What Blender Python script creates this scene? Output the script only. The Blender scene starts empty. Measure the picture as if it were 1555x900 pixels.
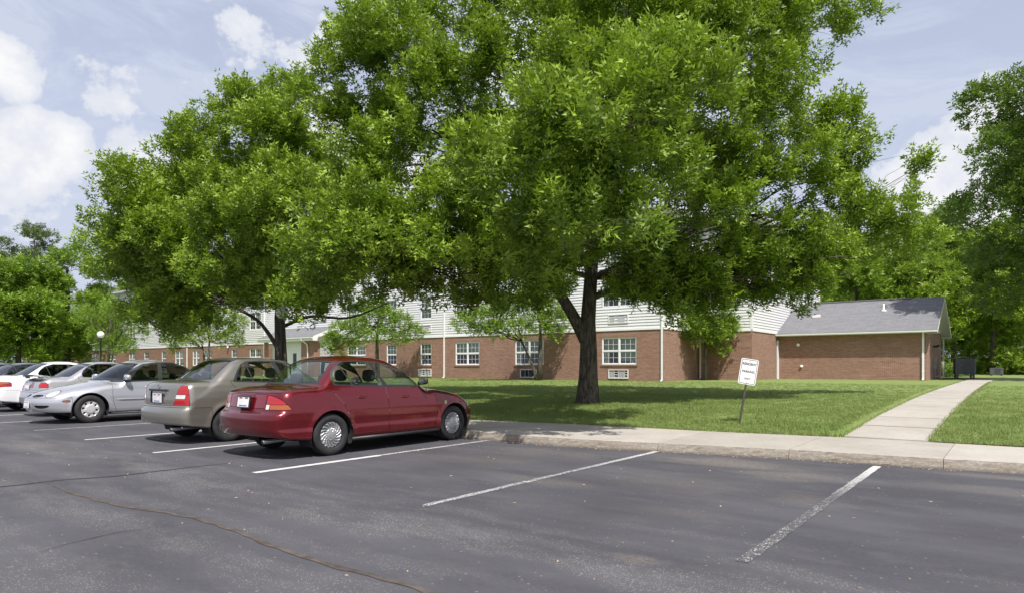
import bpy, bmesh, math, random
import numpy as np
from mathutils import Vector, Matrix

R = math.radians
C = bpy.context.scene.collection
SC = bpy.context.scene

# ------------------------------------------------------------------ camera
CAM_H = 1.3
cam_d = bpy.data.cameras.new("camera")
cam_d.sensor_fit = 'HORIZONTAL'
cam_d.sensor_width = 36.0
cam_d.lens = 36.0 * 1000.0 / 1555.0
cam_d.shift_y = 107.0 / 1555.0
cam_d.clip_start = 0.1
cam_d.clip_end = 6000
cam = bpy.data.objects.new("camera", cam_d)
C.objects.link(cam)
cam.location = (0, 0, CAM_H)
cam.rotation_euler = (R(90), 0, R(37.5))
SC.camera = cam

# ------------------------------------------------------------------ light
SUN_D = Vector((-0.5, 0.38, -1.0)).normalized()      # direction the light travels
sun_d = bpy.data.lights.new("sun", 'SUN')
sun_d.energy = 4.6
sun_d.angle = R(0.53)
sun_d.color = (1.0, 0.955, 0.89)
sun = bpy.data.objects.new("sun", sun_d)
C.objects.link(sun)
sun.rotation_euler = SUN_D.to_track_quat('-Z', 'Y').to_euler()
sun.location = (20, -20, 40)
SUN_EL = math.asin(-SUN_D.z)
SUN_AZ = math.atan2(-SUN_D.x, -SUN_D.y)               # clockwise from +Y

SC.view_settings.view_transform = 'Standard'
SC.view_settings.look = 'None'
SC.view_settings.gamma = 1.0
SC.view_settings.exposure = 0.42
SC.render.engine = 'CYCLES'
SC.cycles.max_bounces = 8
SC.cycles.transparent_max_bounces = 12
SC.cycles.diffuse_bounces = 3
SC.cycles.glossy_bounces = 4
SC.cycles.transmission_bounces = 6
SC.cycles.sample_clamp_indirect = 6.0

def pdir(x, y):
    """world direction of a point of the photograph (used for the clouds' bearings)"""
    l = (x - 777.5) / 1000; c, s = math.cos(R(37.5)), math.sin(R(37.5))
    v = Vector((l * c - s, l * s + c, (557 - y) / 1000)); v.normalize(); return v

# ------------------------------------------------------------------ node helpers
class NT:
    def __init__(s, nt): s.nt = nt
    def n(s, t, **kw):
        nd = s.nt.nodes.new(t)
        for k, v in kw.items(): setattr(nd, k, v)
        return nd
    def l(s, a, b): s.nt.links.new(a, b)
    def math(s, op, a, b=None, clamp=False):
        nd = s.n('ShaderNodeMath', operation=op, use_clamp=clamp)
        for i, v in enumerate((a, b)):
            if v is None: continue
            if isinstance(v, (int, float)): nd.inputs[i].default_value = v
            else: s.l(v, nd.inputs[i])
        return nd.outputs[0]
    def noise(s, vec, scale, detail=4, rough=.55, dist=0.0):
        nd = s.n('ShaderNodeTexNoise')
        nd.inputs['Scale'].default_value = scale; nd.inputs['Detail'].default_value = detail
        nd.inputs['Roughness'].default_value = rough; nd.inputs['Distortion'].default_value = dist
        if vec is not None: s.l(vec, nd.inputs['Vector'])
        return nd.outputs[0]
    def ramp(s, fac, stops, interp='LINEAR'):
        nd = s.n('ShaderNodeValToRGB'); cr = nd.color_ramp; cr.interpolation = interp
        while len(cr.elements) < len(stops): cr.elements.new(.5)
        for e, (p, col) in zip(cr.elements, stops):
            e.position = p; e.color = (col[0], col[1], col[2], 1) if len(col) == 3 else col
        s.l(fac, nd.inputs[0]); return nd.outputs[0]
    def smooth(s, v, a, b):
        nd = s.n('ShaderNodeMapRange', interpolation_type='SMOOTHSTEP')
        nd.inputs[1].default_value = a; nd.inputs[2].default_value = b
        s.l(v, nd.inputs[0]); return nd.outputs[0]
    def mix(s, f, a, b, mode='MIX'):
        nd = s.n('ShaderNodeMix', data_type='RGBA', blend_type=mode)
        for sock, v in ((nd.inputs[0], f), (nd.inputs[6], a), (nd.inputs[7], b)):
            if isinstance(v, (int, float)): sock.default_value = v
            elif isinstance(v, (tuple, list)): sock.default_value = (v[0], v[1], v[2], 1)
            else: s.l(v, sock)
        return nd.outputs[2]
    def mapping(s, vec, scale=(1, 1, 1), loc=(0, 0, 0), rot=(0, 0, 0)):
        nd = s.n('ShaderNodeMapping')
        nd.inputs['Scale'].default_value = scale; nd.inputs['Location'].default_value = loc
        nd.inputs['Rotation'].default_value = rot
        s.l(vec, nd.inputs[0]); return nd.outputs[0]

# ------------------------------------------------------------------ world: sky with clouds
W = bpy.data.worlds.new("World"); SC.world = W; W.use_nodes = True
nt = W.node_tree; nt.nodes.clear(); T = NT(nt)
out = T.n('ShaderNodeOutputWorld'); bg = T.n('ShaderNodeBackground')
sky = T.n('ShaderNodeTexSky', sky_type='NISHITA')
sky.sun_disc = False
sky.sun_elevation = SUN_EL; sky.sun_rotation = SUN_AZ
sky.altitude = 200; sky.air_density = 1.0; sky.dust_density = 2.2; sky.ozone_density = 1.6
tc = T.n('ShaderNodeTexCoord'); D = tc.outputs['Generated']
n1 = T.noise(T.mapping(D, (1, 1, 1.5)), 7.5, 9, .60)
n2 = T.noise(D, 22.0, 8, .64)
nn = T.math('ADD', T.math('MULTIPLY', T.math('SUBTRACT', n1, .5), 1.75), T.math('MULTIPLY', T.math('SUBTRACT', n2, .5), 1.15))
# cumulus at their bearings: (x, y, radius in degrees, strength)
CUM = [(12, 100, 2.0, .9), (42, 106, 1.2, .75), (26, 240, 2.8, 1.0), (90, 224, 2.1, .95), (55, 205, 1.7, .85), (-45, 250, 3.6, 1.05), (25, 300, 2.6, .62), (100, 285, 1.8, .52),
       (372, 58, 2.3, .85), (395, 38, 1.5, .75), (350, 74, 1.4, .6), (165, 125, 2.4, .58), (235, 120, 2.5, .42), (290, 130, 3.0, .5), (325, 130, 2.2, .45),
       (500, 195, 3.0, .95), (480, 235, 2.6, .9), (495, 60, 1.8, .7), (215, 270, 3.2, .72), (160, 310, 2.2, .6), (620, 275, 3.0, .8), (850, 100, 6, .8),
       (1490, 200, 2.8, .95), (1450, 245, 3.0, .95), (1510, 155, 2.0, .8), (1415, 275, 2.4, .75), (1380, 330, 4, .8), (1480, 300, 4, .9), (1590, 230, 5, 1.0), (1050, 300, 5, .7)]
acc = None
for (x, y, rad, st) in CUM:
    v = pdir(x, y)
    dp = T.n('ShaderNodeVectorMath', operation='DOT_PRODUCT'); T.l(D, dp.inputs[0]); dp.inputs[1].default_value = v
    mr = T.n('ShaderNodeMapRange', interpolation_type='SMOOTHSTEP')
    mr.inputs[1].default_value = math.cos(R(rad * 1.55)); mr.inputs[2].default_value = math.cos(R(rad * .10))
    mr.inputs[3].default_value = 0; mr.inputs[4].default_value = st
    T.l(dp.outputs['Value'], mr.inputs[0])
    acc = mr.outputs[0] if acc is None else T.math('MAXIMUM', acc, mr.outputs[0])
sep = T.n('ShaderNodeSeparateXYZ'); T.l(D, sep.inputs[0])
# the same kind of cloud scattered all round the sky
far = T.smooth(T.noise(T.mapping(D, (1, 1, 2.2), (3.1, 1.7, .4)), 2.6, 3, .5), .54, .72)
acc = T.math('MAXIMUM', acc, T.math('MULTIPLY', far, .62))
dens = T.math('ADD', acc, nn)
cover = T.smooth(dens, .46, .64)
veil = T.math('MULTIPLY', T.smooth(T.noise(T.mapping(D, (1, 1, 2.5), (.4, .2, 0)), 4.2, 9, .66, .8), .40, .70), .62)
hz = T.smooth(sep.outputs[2], .42, -.02)
veil = T.math('ADD', veil, T.math('ADD', T.math('MULTIPLY', hz, .3), .58), True)
body = T.smooth(T.math('ADD', T.math('SUBTRACT', dens, .55), T.math('MULTIPLY', T.math('SUBTRACT', T.noise(D, 9, 5, .6), .5), .8)), -.05, .75)
ccol = T.mix(body, (5.6, 5.85, 6.5), (7.35, 7.35, 7.4))
skyc = T.mix(1.0, sky.outputs[0], (1.95, 1.50, 1.35), 'MULTIPLY')
base = T.mix(veil, skyc, (4.60, 5.05, 6.15))
col = T.mix(cover, base, ccol)
T.l(col, bg.inputs[0]); bg.inputs[1].default_value = 0.1
T.l(bg.outputs[0], out.inputs[0])

# ------------------------------------------------------------------ materials
MATS = {}
def mat(name):
    m = bpy.data.materials.new(name); m.use_nodes = True
    nt = m.node_tree; nt.nodes.clear(); t = NT(nt)
    o = t.n('ShaderNodeOutputMaterial'); p = t.n('ShaderNodeBsdfPrincipled')
    t.l(p.outputs[0], o.inputs[0]); t.p = p; t.o = o
    MATS[name] = m
    return m, t
def setc(t, sock, v):
    s = t.p.inputs[sock]
    if isinstance(v, (int, float)): s.default_value = v
    elif isinstance(v, tuple): s.default_value = (v[0], v[1], v[2], 1)
    else: t.l(v, s)
def bump(t, h, strength=.3, dist=.01):
    b = t.n('ShaderNodeBump'); b.inputs['Strength'].default_value = strength; b.inputs['Distance'].default_value = dist
    t.l(h, b.inputs['Height']); t.l(b.outputs[0], t.p.inputs['Normal'])
def simple(name, col, rough=.5, metal=0.0, vary=.08, scale=6.0, spec=.5, bumps=0.0, bscale=60):
    m, t = mat(name)
    co = t.n('ShaderNodeTexCoord').outputs['Object']
    n = t.noise(co, scale, 5, .6)
    c = t.mix(t.smooth(n, .3, .7), tuple(x * (1 - vary) for x in col), tuple(min(1, x * (1 + vary)) for x in col))
    setc(t, 'Base Color', c); setc(t, 'Roughness', rough); setc(t, 'Metallic', metal); setc(t, 'Specular IOR Level', spec)
    if bumps: bump(t, t.noise(co, bscale, 4), bumps, .01)
    return m

def asphalt():
    m, t = mat('asphalt')
    P = t.n('ShaderNodeNewGeometry').outputs['Position']
    fine = t.noise(P, 240, 2, .7)
    mid = t.noise(P, 30, 4, .6)
    big = t.noise(t.mapping(P, (.35, 1, 1)), 1.1, 5, .6)
    grim = t.noise(t.mapping(P, (.5, 1, 1)), 3.6, 8, .7)
    col = t.mix(t.smooth(big, .3, .72), (.041, .041, .050), (.075, .075, .087))
    col = t.mix(t.math('MULTIPLY', t.smooth(grim, .50, .72), .45), col, (.105, .104, .110))
    col = t.mix(t.math('MULTIPLY', t.smooth(grim, .46, .28), .35), col, (.036, .036, .043))
    col = t.mix(t.math('MULTIPLY', t.smooth(mid, .35, .75), .30), col, (.095, .092, .096))
    col = t.mix(t.math('MULTIPLY', t.smooth(fine, .48, .66), .35), col, (.13, .128, .13))
    # worn bands running along the aisle, where pale aggregate shows through the sealer
    sp = t.n('ShaderNodeSeparateXYZ'); t.l(P, sp.inputs[0])
    warp = t.math('ADD', sp.outputs[1], t.math('MULTIPLY', t.math('SUBTRACT', t.noise(P, .45, 3, .6), .5), 1.1))
    band = None
    for yc, wd, k in ((2.35, .24, .8), (2.95, .16, .55), (3.75, .34, 1.0), (4.35, .10, .5), (1.5, .3, .7), (.6, .5, .6), (4.9, .12, .35)):
        g = t.math('MULTIPLY', t.smooth(t.math('ABSOLUTE', t.math('SUBTRACT', warp, yc)), wd * 1.7, 0.0), k)
        band = g if band is None else t.math('MAXIMUM', band, g)
    patch = t.smooth(t.noise(t.mapping(P, (.5, 1.2, 1)), 1.3, 4, .65), .36, .60)
    v = t.n('ShaderNodeTexVoronoi'); v.inputs['Scale'].default_value = 85; t.l(P, v.inputs['Vector'])
    speck = t.smooth(v.outputs['Distance'], .36, .18)
    rnd = t.n('ShaderNodeSeparateColor'); t.l(v.outputs['Color'], rnd.inputs[0])
    wear = t.math('MULTIPLY', band, patch)
    on = t.smooth(t.math('ADD', rnd.outputs[0], t.math('MULTIPLY', wear, .85)), .92, 1.06)
    w = t.math('MULTIPLY', t.math('MULTIPLY', speck, on), t.smooth(wear, .02, .3))
    col = t.mix(t.math('MULTIPLY', wear, .30), col, (.15, .145, .145))
    col = t.mix(t.math('MULTIPLY', w, .8), col, (.34, .335, .325))
    # scattered single pale stones
    v2 = t.n('ShaderNodeTexVoronoi'); v2.inputs['Scale'].default_value = 9; t.l(P, v2.inputs['Vector'])
    lone = t.math('MULTIPLY', t.smooth(v2.outputs['Distance'], .10, .05), .5)
    col = t.mix(lone, col, (.30, .29, .27))
    # sand and dust lying in the empty stalls near the kerb, oil in their middle
    def blob(cx, cy, rx, ry, k, soft=.5):
        dx = t.math('DIVIDE', t.math('SUBTRACT', sp.outputs[0], cx), rx); dy = t.math('DIVIDE', t.math('SUBTRACT', sp.outputs[1], cy), ry)
        d = t.math('SQRT', t.math('ADD', t.math('MULTIPLY', dx, dx), t.math('MULTIPLY', dy, dy)))
        d = t.math('ADD', d, t.math('MULTIPLY', t.math('SUBTRACT', t.noise(t.mapping(P, (.6, 1.6, 1)), 2.4, 5, .65), .5), 1.7))
        return t.math('MULTIPLY', t.smooth(d, 1.15, 1.15 - soft * 1.9), k * .75)
    dust = None
    for b in ((-3.1, 8.9, 1.3, .55, .75), (-2.2, 8.3, .7, .5, .6), (-5.7, 8.4, 1.5, .35, .4), (-3.0, 7.0, 1.2, .7, .22), (-.2, 8.6, .9, .5, .3),
              (-2.4, 5.6, .6, .22, .25), (-6.0, 7.2, 1.2, .9, .22), (-1.6, 6.9, .5, .4, .3), (-2.05, 4.05, .24, .13, .5), (-4.3, 6.2, .8, .3, .35), (.3, 9.7, 1.6, .22, .6), (-12, 3.9, 3, .5, .16)):
        g = blob(*b); dust = g if dust is None else t.math('MAXIMUM', dust, g)
    dust = t.math('MULTIPLY', dust, t.smooth(t.noise(t.mapping(P, (1, 2.2, 1)), 16, 6, .7), .30, .62))
    col = t.mix(dust, col, (.225, .196, .16))
    oil = None
    for b in ((-3.0, 5.2, .8, 1.3, .75), (-5.9, 6.2, .7, 1.2, .7), (-.2, 6.2, .8, 1.0, .6), (-4.9, 5.75, .3, .10, .7), (-14.6, 6, .8, 1.5, .5)):
        g = blob(*b, .8); oil = g if oil is None else t.math('MAXIMUM', oil, g)
    col = t.mix(oil, col, (.036, .034, .04))
    setc(t, 'Base Color', col); setc(t, 'Roughness', .88); setc(t, 'Specular IOR Level', .35)
    bump(t, t.math('ADD', t.math('MULTIPLY', fine, .6), t.math('MULTIPLY', mid, .4)), .55, .006)
    return m

def paint_line():
    m, t = mat('worn_paint')
    P = t.n('ShaderNodeNewGeometry').outputs['Position']
    at = t.n('ShaderNodeAttribute', attribute_name='wear')
    v = t.n('ShaderNodeTexVoronoi'); v.inputs['Scale'].default_value = 130; t.l(P, v.inputs['Vector'])
    rnd = t.n('ShaderNodeSeparateColor'); t.l(v.outputs['Color'], rnd.inputs[0])
    a = t.math('ADD', t.math('MULTIPLY', rnd.outputs[0], .75), t.math('MULTIPLY', t.noise(P, 14, 4, .6), .5))
    keep = t.smooth(t.math('SUBTRACT', a, at.outputs['Fac']), .03, .13)
    fine = t.noise(P, 240, 2, .7)
    c0 = t.mix(t.smooth(fine, .4, .7), (.052, .051, .058), (.11, .108, .11))
    c1 = t.mix(t.noise(P, 9, 4), (.42, .42, .42), (.62, .62, .61))
    setc(t, 'Base Color', t.mix(keep, c0, c1)); setc(t, 'Roughness', .8)
    bump(t, fine, .4, .004)
    return m

def concrete(name, ca, cb, edge=False):
    m, t = mat(name)
    P = t.n('ShaderNodeNewGeometry').outputs['Position']
    big = t.noise(P, 1.1, 5, .6); mid = t.noise(P, 11, 5, .6); fine = t.noise(P, 190, 2, .7)
    col = t.mix(t.smooth(big, .3, .7), ca, cb)
    col = t.mix(t.math('MULTIPLY', t.smooth(mid, .45, .75), .38), col, tuple(x * .72 for x in ca))
    col = t.mix(t.math('MULTIPLY', t.smooth(fine, .5, .7), .25), col, tuple(x * .6 for x in ca))
    oi = t.n('ShaderNodeObjectInfo')
    br = t.math('ADD', .93, t.math('MULTIPLY', oi.outputs['Random'], .14))
    cm = t.n('ShaderNodeCombineColor'); [t.l(br, cm.inputs[i]) for i in range(3)]
    col = t.mix(1.0, col, cm.outputs[0], 'MULTIPLY')
    if edge:   # exposed, broken aggregate of the kerb's face
        st = t.noise(t.mapping(P, (1, 1, 3)), 26, 6, .7)
        col = t.mix(t.smooth(st, .42, .66), (.235, .207, .168), (.35, .322, .278))
        lo = t.noise(t.mapping(P, (.5, .5, 4)), 7, 4, .6)
        col = t.mix(t.math('MULTIPLY', t.smooth(lo, .45, .68), .65), col, (.19, .158, .122))
        sz = t.n('ShaderNodeSeparateXYZ'); t.l(P, sz.inputs[0]); col = t.mix(t.math('MULTIPLY', t.smooth(t.math('ADD', sz.outputs[2], t.math('MULTIPLY', t.math('SUBTRACT', st, .5), .08)), .045, .0), .6), col, (.12, .098, .078))
        bump(t, t.math('ADD', st, t.noise(P, 90, 3, .7)), .35, .004)
    else:
        bump(t, t.math('ADD', mid, fine), .35, .004)
    setc(t, 'Base Color', col); setc(t, 'Roughness', .9); setc(t, 'Specular IOR Level', .3)
    return m

def lawn():
    m, t = mat('lawn')
    P = t.n('ShaderNodeNewGeometry').outputs['Position']
    sp = t.n('ShaderNodeSeparateXYZ'); t.l(P, sp.inputs[0])
    # mower passes run along the front of the building; each pass leans the other way
    ph = t.math('ADD', t.math('MULTIPLY', sp.outputs[1], 2 * math.pi / 2.3), t.math('MULTIPLY', t.noise(P, .25, 2), 1.6))
    stripe = t.smooth(t.math('SINE', ph), -.5, .5)
    big = t.noise(P, .55, 4, .6); mid = t.noise(t.mapping(P, (1, 1.6, 1)), 5.5, 5, .65); fine = t.noise(t.mapping(P, (1, 1.3, 1)), 75, 3, .75)
    col = t.mix(stripe, (.132, .190, .042), (.180, .238, .064))
    col = t.mix(t.math('MULTIPLY', t.smooth(big, .35, .7), .45), col, (.205, .250, .082))
    col = t.mix(t.math('MULTIPLY', t.smooth(mid, .4, .7), .5), col, (.105, .162, .034))
    col = t.mix(t.math('MULTIPLY', t.smooth(fine, .35, .7), .55), col, (.24, .285, .11))
    setc(t, 'Base Color', col); setc(t, 'Roughness', .75); setc(t, 'Specular IOR Level', .25)
    bump(t, t.math('ADD', fine, t.math('MULTIPLY', mid, .6)), .5, .03)
    return m

def brick(name, ca, cb, cm_, soldier=False, bw=.203, bh=.0677):
    m, t = mat(name)
    uv = t.n('ShaderNodeUVMap').outputs[0]
    b = t.n('ShaderNodeTexBrick')
    b.inputs['Scale'].default_value = 1; b.inputs['Mortar Size'].default_value = .0055; b.inputs['Mortar Smooth'].default_value = .2
    b.inputs['Bias'].default_value = 0; b.inputs['Brick Width'].default_value = bw; b.inputs['Row Height'].default_value = bh
    b.offset = 0 if soldier else .5
    b.inputs['Color1'].default_value = (0, 0, 0, 1); b.inputs['Color2'].default_value = (1, 1, 1, 1); b.inputs['Mortar'].default_value = (.5, .5, .5, 1)
    t.l(uv, b.inputs['Vector'])
    fac = b.outputs['Fac']
    tone = t.noise(uv, .5, 4, .6)
    col = t.mix(b.outputs['Color'], ca, cb)
    # some rows of brick come from a paler batch
    row = t.noise(t.mapping(uv, (.35, 6.0, 1)), 1.7, 4, .7)
    col = t.mix(t.math('MULTIPLY', t.smooth(row, .52, .72), .6), col, tuple(x * 1.4 + .015 for x in cb))
    col = t.mix(t.math('MULTIPLY', t.smooth(row, .46, .30), .5), col, tuple(x * .60 for x in ca))
    col = t.mix(t.math('MULTIPLY', t.smooth(tone, .35, .7), .25), col, tuple(x * .8 for x in ca))
    col = t.mix(fac, col, cm_)
    setc(t, 'Base Color', col); setc(t, 'Roughness', .9); setc(t, 'Specular IOR Level', .25)
    inv = t.math('SUBTRACT', 1, fac)
    bump(t, t.math('ADD', inv, t.math('MULTIPLY', t.noise(uv, 90, 3), .25)), .7, .01)
    return m

def shingle(name, ca, cb):
    m, t = mat(name)
    uv = t.n('ShaderNodeUVMap').outputs[0]
    b = t.n('ShaderNodeTexBrick')
    b.inputs['Scale'].default_value = 1; b.inputs['Mortar Size'].default_value = .006; b.inputs['Bias'].default_value = 0
    b.inputs['Brick Width'].default_value = .30; b.inputs['Row Height'].default_value = .14; b.offset = .37
    b.inputs['Color1'].default_value = (0, 0, 0, 1); b.inputs['Color2'].default_value = (1, 1, 1, 1); b.inputs['Mortar'].default_value = (.1, .1, .1, 1)
    t.l(uv, b.inputs['Vector'])
    st = t.noise(t.mapping(uv, (.5, 3, 1)), 1.6, 4, .65)
    col = t.mix(b.outputs['Color'], ca, cb)
    col = t.mix(t.math('MULTIPLY', t.smooth(st, .4, .7), .5), col, tuple(x * 1.25 for x in cb))
    col = t.mix(t.math('MULTIPLY', b.outputs['Fac'], .9), col, tuple(x * .4 for x in ca))
    col = t.mix(t.math('MULTIPLY', t.noise(uv, 60, 3), .3), col, tuple(x * .6 for x in ca))
    setc(t, 'Base Color', col); setc(t, 'Roughness', .92)
    bump(t, t.math('ADD', t.math('SUBTRACT', 1, b.outputs['Fac']), t.noise(uv, 120, 2)), .6, .008)
    return m

def leaf(name, ca, cb, tr, gloss=.46):
    m, t = mat(name)
    at = t.n('ShaderNodeAttribute', attribute_name='tint')
    col = t.mix(at.outputs['Fac'], ca, cb)
    setc(t, 'Base Color', col); setc(t, 'Roughness', gloss); setc(t, 'Specular IOR Level', .33)
    tl = t.n('ShaderNodeBsdfTranslucent'); t.l(t.mix(at.outputs['Fac'], tr, tuple(x * 1.35 for x in tr)), tl.inputs[0])
    ad = t.n('ShaderNodeMixShader'); ad.inputs[0].default_value = .20
    t.l(t.p.outputs[0], ad.inputs[1]); t.l(tl.outputs[0], ad.inputs[2]); t.l(ad.outputs[0], t.o.inputs[0])
    return m

def bark(name, ca, cb):
    m, t = mat(name)
    co = t.n('ShaderNodeTexCoord').outputs['Object']
    n = t.noise(t.mapping(co, (1, 1, .22)), 16, 6, .65, .6); n2 = t.noise(co, 3, 4)
    col = t.mix(t.smooth(n, .35, .65), ca, cb)
    col = t.mix(t.math('MULTIPLY', t.smooth(n2, .5, .75), .35), col, tuple(x * 1.5 for x in cb))
    setc(t, 'Base Color', col); setc(t, 'Roughness', .95); setc(t, 'Specular IOR Level', .2)
    bump(t, n, 1.0, .035)
    return m

def car_paint(name, col, metal=.35, rough=.33, dirt=.12, flake=.25):
    m, t = mat(name)
    co = t.n('ShaderNodeTexCoord').outputs['Object']
    g = t.n('ShaderNodeNewGeometry')
    sp = t.n('ShaderNodeSeparateXYZ'); t.l(co, sp.inputs[0])
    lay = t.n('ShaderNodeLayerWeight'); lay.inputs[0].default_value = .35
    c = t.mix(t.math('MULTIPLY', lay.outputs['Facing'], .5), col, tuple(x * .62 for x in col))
    low = t.smooth(sp.outputs[2], .75, .2)
    d = t.math('MULTIPLY', t.math('ADD', t.math('MULTIPLY', low, .8), .25), t.math('MULTIPLY', t.smooth(t.noise(co, 3.5, 5, .65), .3, .75), dirt * 2.2))
    c = t.mix(d, c, (.20, .185, .16))
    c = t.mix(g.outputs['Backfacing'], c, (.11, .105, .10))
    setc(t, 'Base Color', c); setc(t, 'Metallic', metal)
    setc(t, 'Roughness', t.math('ADD', rough, t.math('MULTIPLY', d, .8)))
    setc(t, 'Coat Weight', 1.0); setc(t, 'Coat Roughness', t.math('ADD', .045, t.math('MULTIPLY', d, .5)))
    if flake:
        v = t.noise(co, 900, 1, .5)
        bump(t, v, .05, .001)
    return m

def glass(name, tint=(.78, .84, .80), ior=1.5, dark=0.0, rough=.0):
    m = bpy.data.materials.new(name); m.use_nodes = True
    nt = m.node_tree; nt.nodes.clear(); t = NT(nt)
    o = t.n('ShaderNodeOutputMaterial'); tr = t.n('ShaderNodeBsdfTransparent'); gl = t.n('ShaderNodeBsdfGlossy'); fr = t.n('ShaderNodeLayerWeight')
    tr.inputs[0].default_value = (*tint, 1); gl.inputs['Roughness'].default_value = rough; gl.inputs[0].default_value = (.95, .97, 1, 1)
    fr.inputs[0].default_value = .5
    co = t.n('ShaderNodeTexCoord').outputs['Object']
    b = t.n('ShaderNodeBump'); b.inputs['Strength'].default_value = .02; b.inputs['Distance'].default_value = .02
    t.l(t.noise(co, 2.5, 2), b.inputs['Height']); t.l(b.outputs[0], gl.inputs['Normal'])
    f = t.math('ADD', t.math('MULTIPLY', t.math('POWER', fr.outputs['Facing'], 4.6), .94), .075, True)
    mx = t.n('ShaderNodeMixShader'); t.l(f, mx.inputs[0]); t.l(tr.outputs[0], mx.inputs[1]); t.l(gl.outputs[0], mx.inputs[2])
    t.l(mx.outputs[0], o.inputs[0]); MATS[name] = m
    return m

def lens(name, col, rough=.12):
    m, t = mat(name)
    co = t.n('ShaderNodeTexCoord').outputs['Object']
    w = t.n('ShaderNodeTexWave', wave_type='BANDS', bands_direction='Z'); w.inputs['Scale'].default_value = 12; t.l(co, w.inputs['Vector'])
    c = t.mix(w.outputs['Fac'], tuple(x * .85 for x in col), col)
    setc(t, 'Base Color', c); setc(t, 'Roughness', rough); setc(t, 'Coat Weight', 1.0); setc(t, 'Coat Roughness', .04)
    setc(t, 'Subsurface Weight', 0.0)
    return m

M_ASPH = asphalt(); M_LINE = paint_line()
M_CONC = concrete('concrete', (.348, .322, .284), (.408, .382, .342)); M_KERB = concrete('kerb_face', (.35, .3, .25), (.4, .35, .3), True)
M_LAWN = lawn()
M_BRICK = brick('brick_wall', (.230, .116, .082), (.325, .182, .134), (.41, .35, .295))
M_SOLD = brick('soldier_course', (.235, .125, .090), (.30, .172, .125), (.42, .365, .31), True, .0677, .4)
M_SHING = shingle('shingles', (.155, .157, .170), (.200, .202, .216))
M_SIDE = simple('vinyl_siding', (.70, .70, .72), .45, 0, .02, 1.2)
M_TRIM = simple('white_trim', (.78, .78, .78), .4, 0, .03, 2)
M_SOFF = simple('soffit', (.66, .65, .63), .6, 0, .04, 2)
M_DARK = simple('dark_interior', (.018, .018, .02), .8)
M_CURT = simple('curtain', (.42, .44, .42), .9, 0, .25, 5)
M_BLIND = simple('blind', (.50, .52, .47), .7, 0, .1, 3)
M_ACG = simple('ac_grille', (.52, .53, .54), .5, 0, .06, 3)
M_ACF = simple('ac_frame', (.70, .69, .66), .5, 0, .05, 3)
M_ACD = simple('ac_louvre', (.06, .065, .075), .5, 0, .2, 8)
M_WGLASS = glass('window_glass', (.62, .68, .68), 1.55)
M_CGLASS = glass('car_glass', (.72, .79, .75), 1.5)
M_CGLASSD = glass('car_glass_dark', (.36, .41, .42), 1.5)
M_BARK = bark('bark', (.040, .034, .028), (.145, .126, .102)); M_BARK2 = bark('bark_grey', (.055, .048, .04), (.15, .135, .115))
M_LEAF = leaf('ash_leaf', (.034, .084, .008), (.320, .440, .044), (.27, .43, .024))
M_LEAF2 = leaf('yellow_green_leaf', (.100, .175, .016), (.225, .345, .038), (.26, .42, .026))
M_LEAF3 = leaf('deep_green_leaf', (.058, .112, .016), (.150, .230, .034), (.18, .30, .025))
M_LEAF4 = leaf('dull_green_leaf', (.085, .125, .045), (.140, .185, .070), (.16, .24, .06))
M_METAL = simple('grey_metal', (.30, .30, .31), .4, .7, .15, 9)
M_RUST = simple('weathered_post', (.075, .062, .055), .7, .3, .3, 14)
M_SIGNW = simple('sign_white', (.80, .80, .80), .35, 0, .03, 4)
M_INK = simple('sign_ink', (.02, .02, .028), .5)
M_BLK = simple('black_metal', (.022, .022, .024), .45)
M_GLOBE = simple('lamp_globe', (.82, .82, .78), .55, 0, .02, 3)
M_TYRE = simple('rubber', (.022, .022, .023), .78, 0, .3, 10)
M_RIM = simple('alloy', (.50, .50, .50), .36, .7, .06, 10)
M_RIMD = simple('rim_recess', (.02, .02, .02), .6)
M_BTRIM = simple('black_trim', (.025, .026, .028), .45, 0, .15, 10)
M_UNDER = simple('underbody', (.015, .015, .016), .85)
M_SEAT = simple('seat_grey', (.24, .235, .225), .9, 0, .12, 8); M_SEATD = simple('seat_dark', (.055, .055, .055), .9)
M_LINER = simple('cabin_trim', (.27, .26, .24), .85, 0, .1, 4)
M_RED = lens('red_lens', (.40, .006, .012)); M_DRED = lens('dark_red_lens', (.17, .004, .012))
M_AMB = lens('amber_lens', (.36, .088, .010)); M_WLENS = lens('white_lens', (.72, .70, .66))
M_HEAD = lens('headlamp', (.50, .51, .46)); M_CHROME = simple('chrome', (.7, .7, .7), .12, 1.0)
M_PLATE = simple('plate_white', (.74, .74, .74), .35); M_PBLUE = simple('plate_blue', (.10, .17, .52), .4); M_PRED = simple('plate_red', (.26, .06, .08), .4)
M_PINK = simple('plate_ink', (.35, .36, .42), .5)
M_COND = simple('condenser_grey', (.105, .108, .118), .5, .3, .15, 8)
M_DIRT = simple('mulch', (.065, .047, .034), .95, 0, .4, 20, .2, .8, 40)
M_SEAL = simple('crack_sealer', (.044, .041, .045), .85, 0, .25, 8, .3, .3, 60)
M_CRK = simple('crack_dirt', (.088, .074, .066), .95, 0, .35, 6, .2, .3, 60)
M_BITS = simple('leaf_bits', (.45, .34, .22), .9, 0, .5, 5)
M_DOORW = simple('painted_door', (.80, .79, .82), .45, 0, .04, 3)
M_LAP = simple('grey_siding', (.46, .46, .47), .5, 0, .05, 2)

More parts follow.
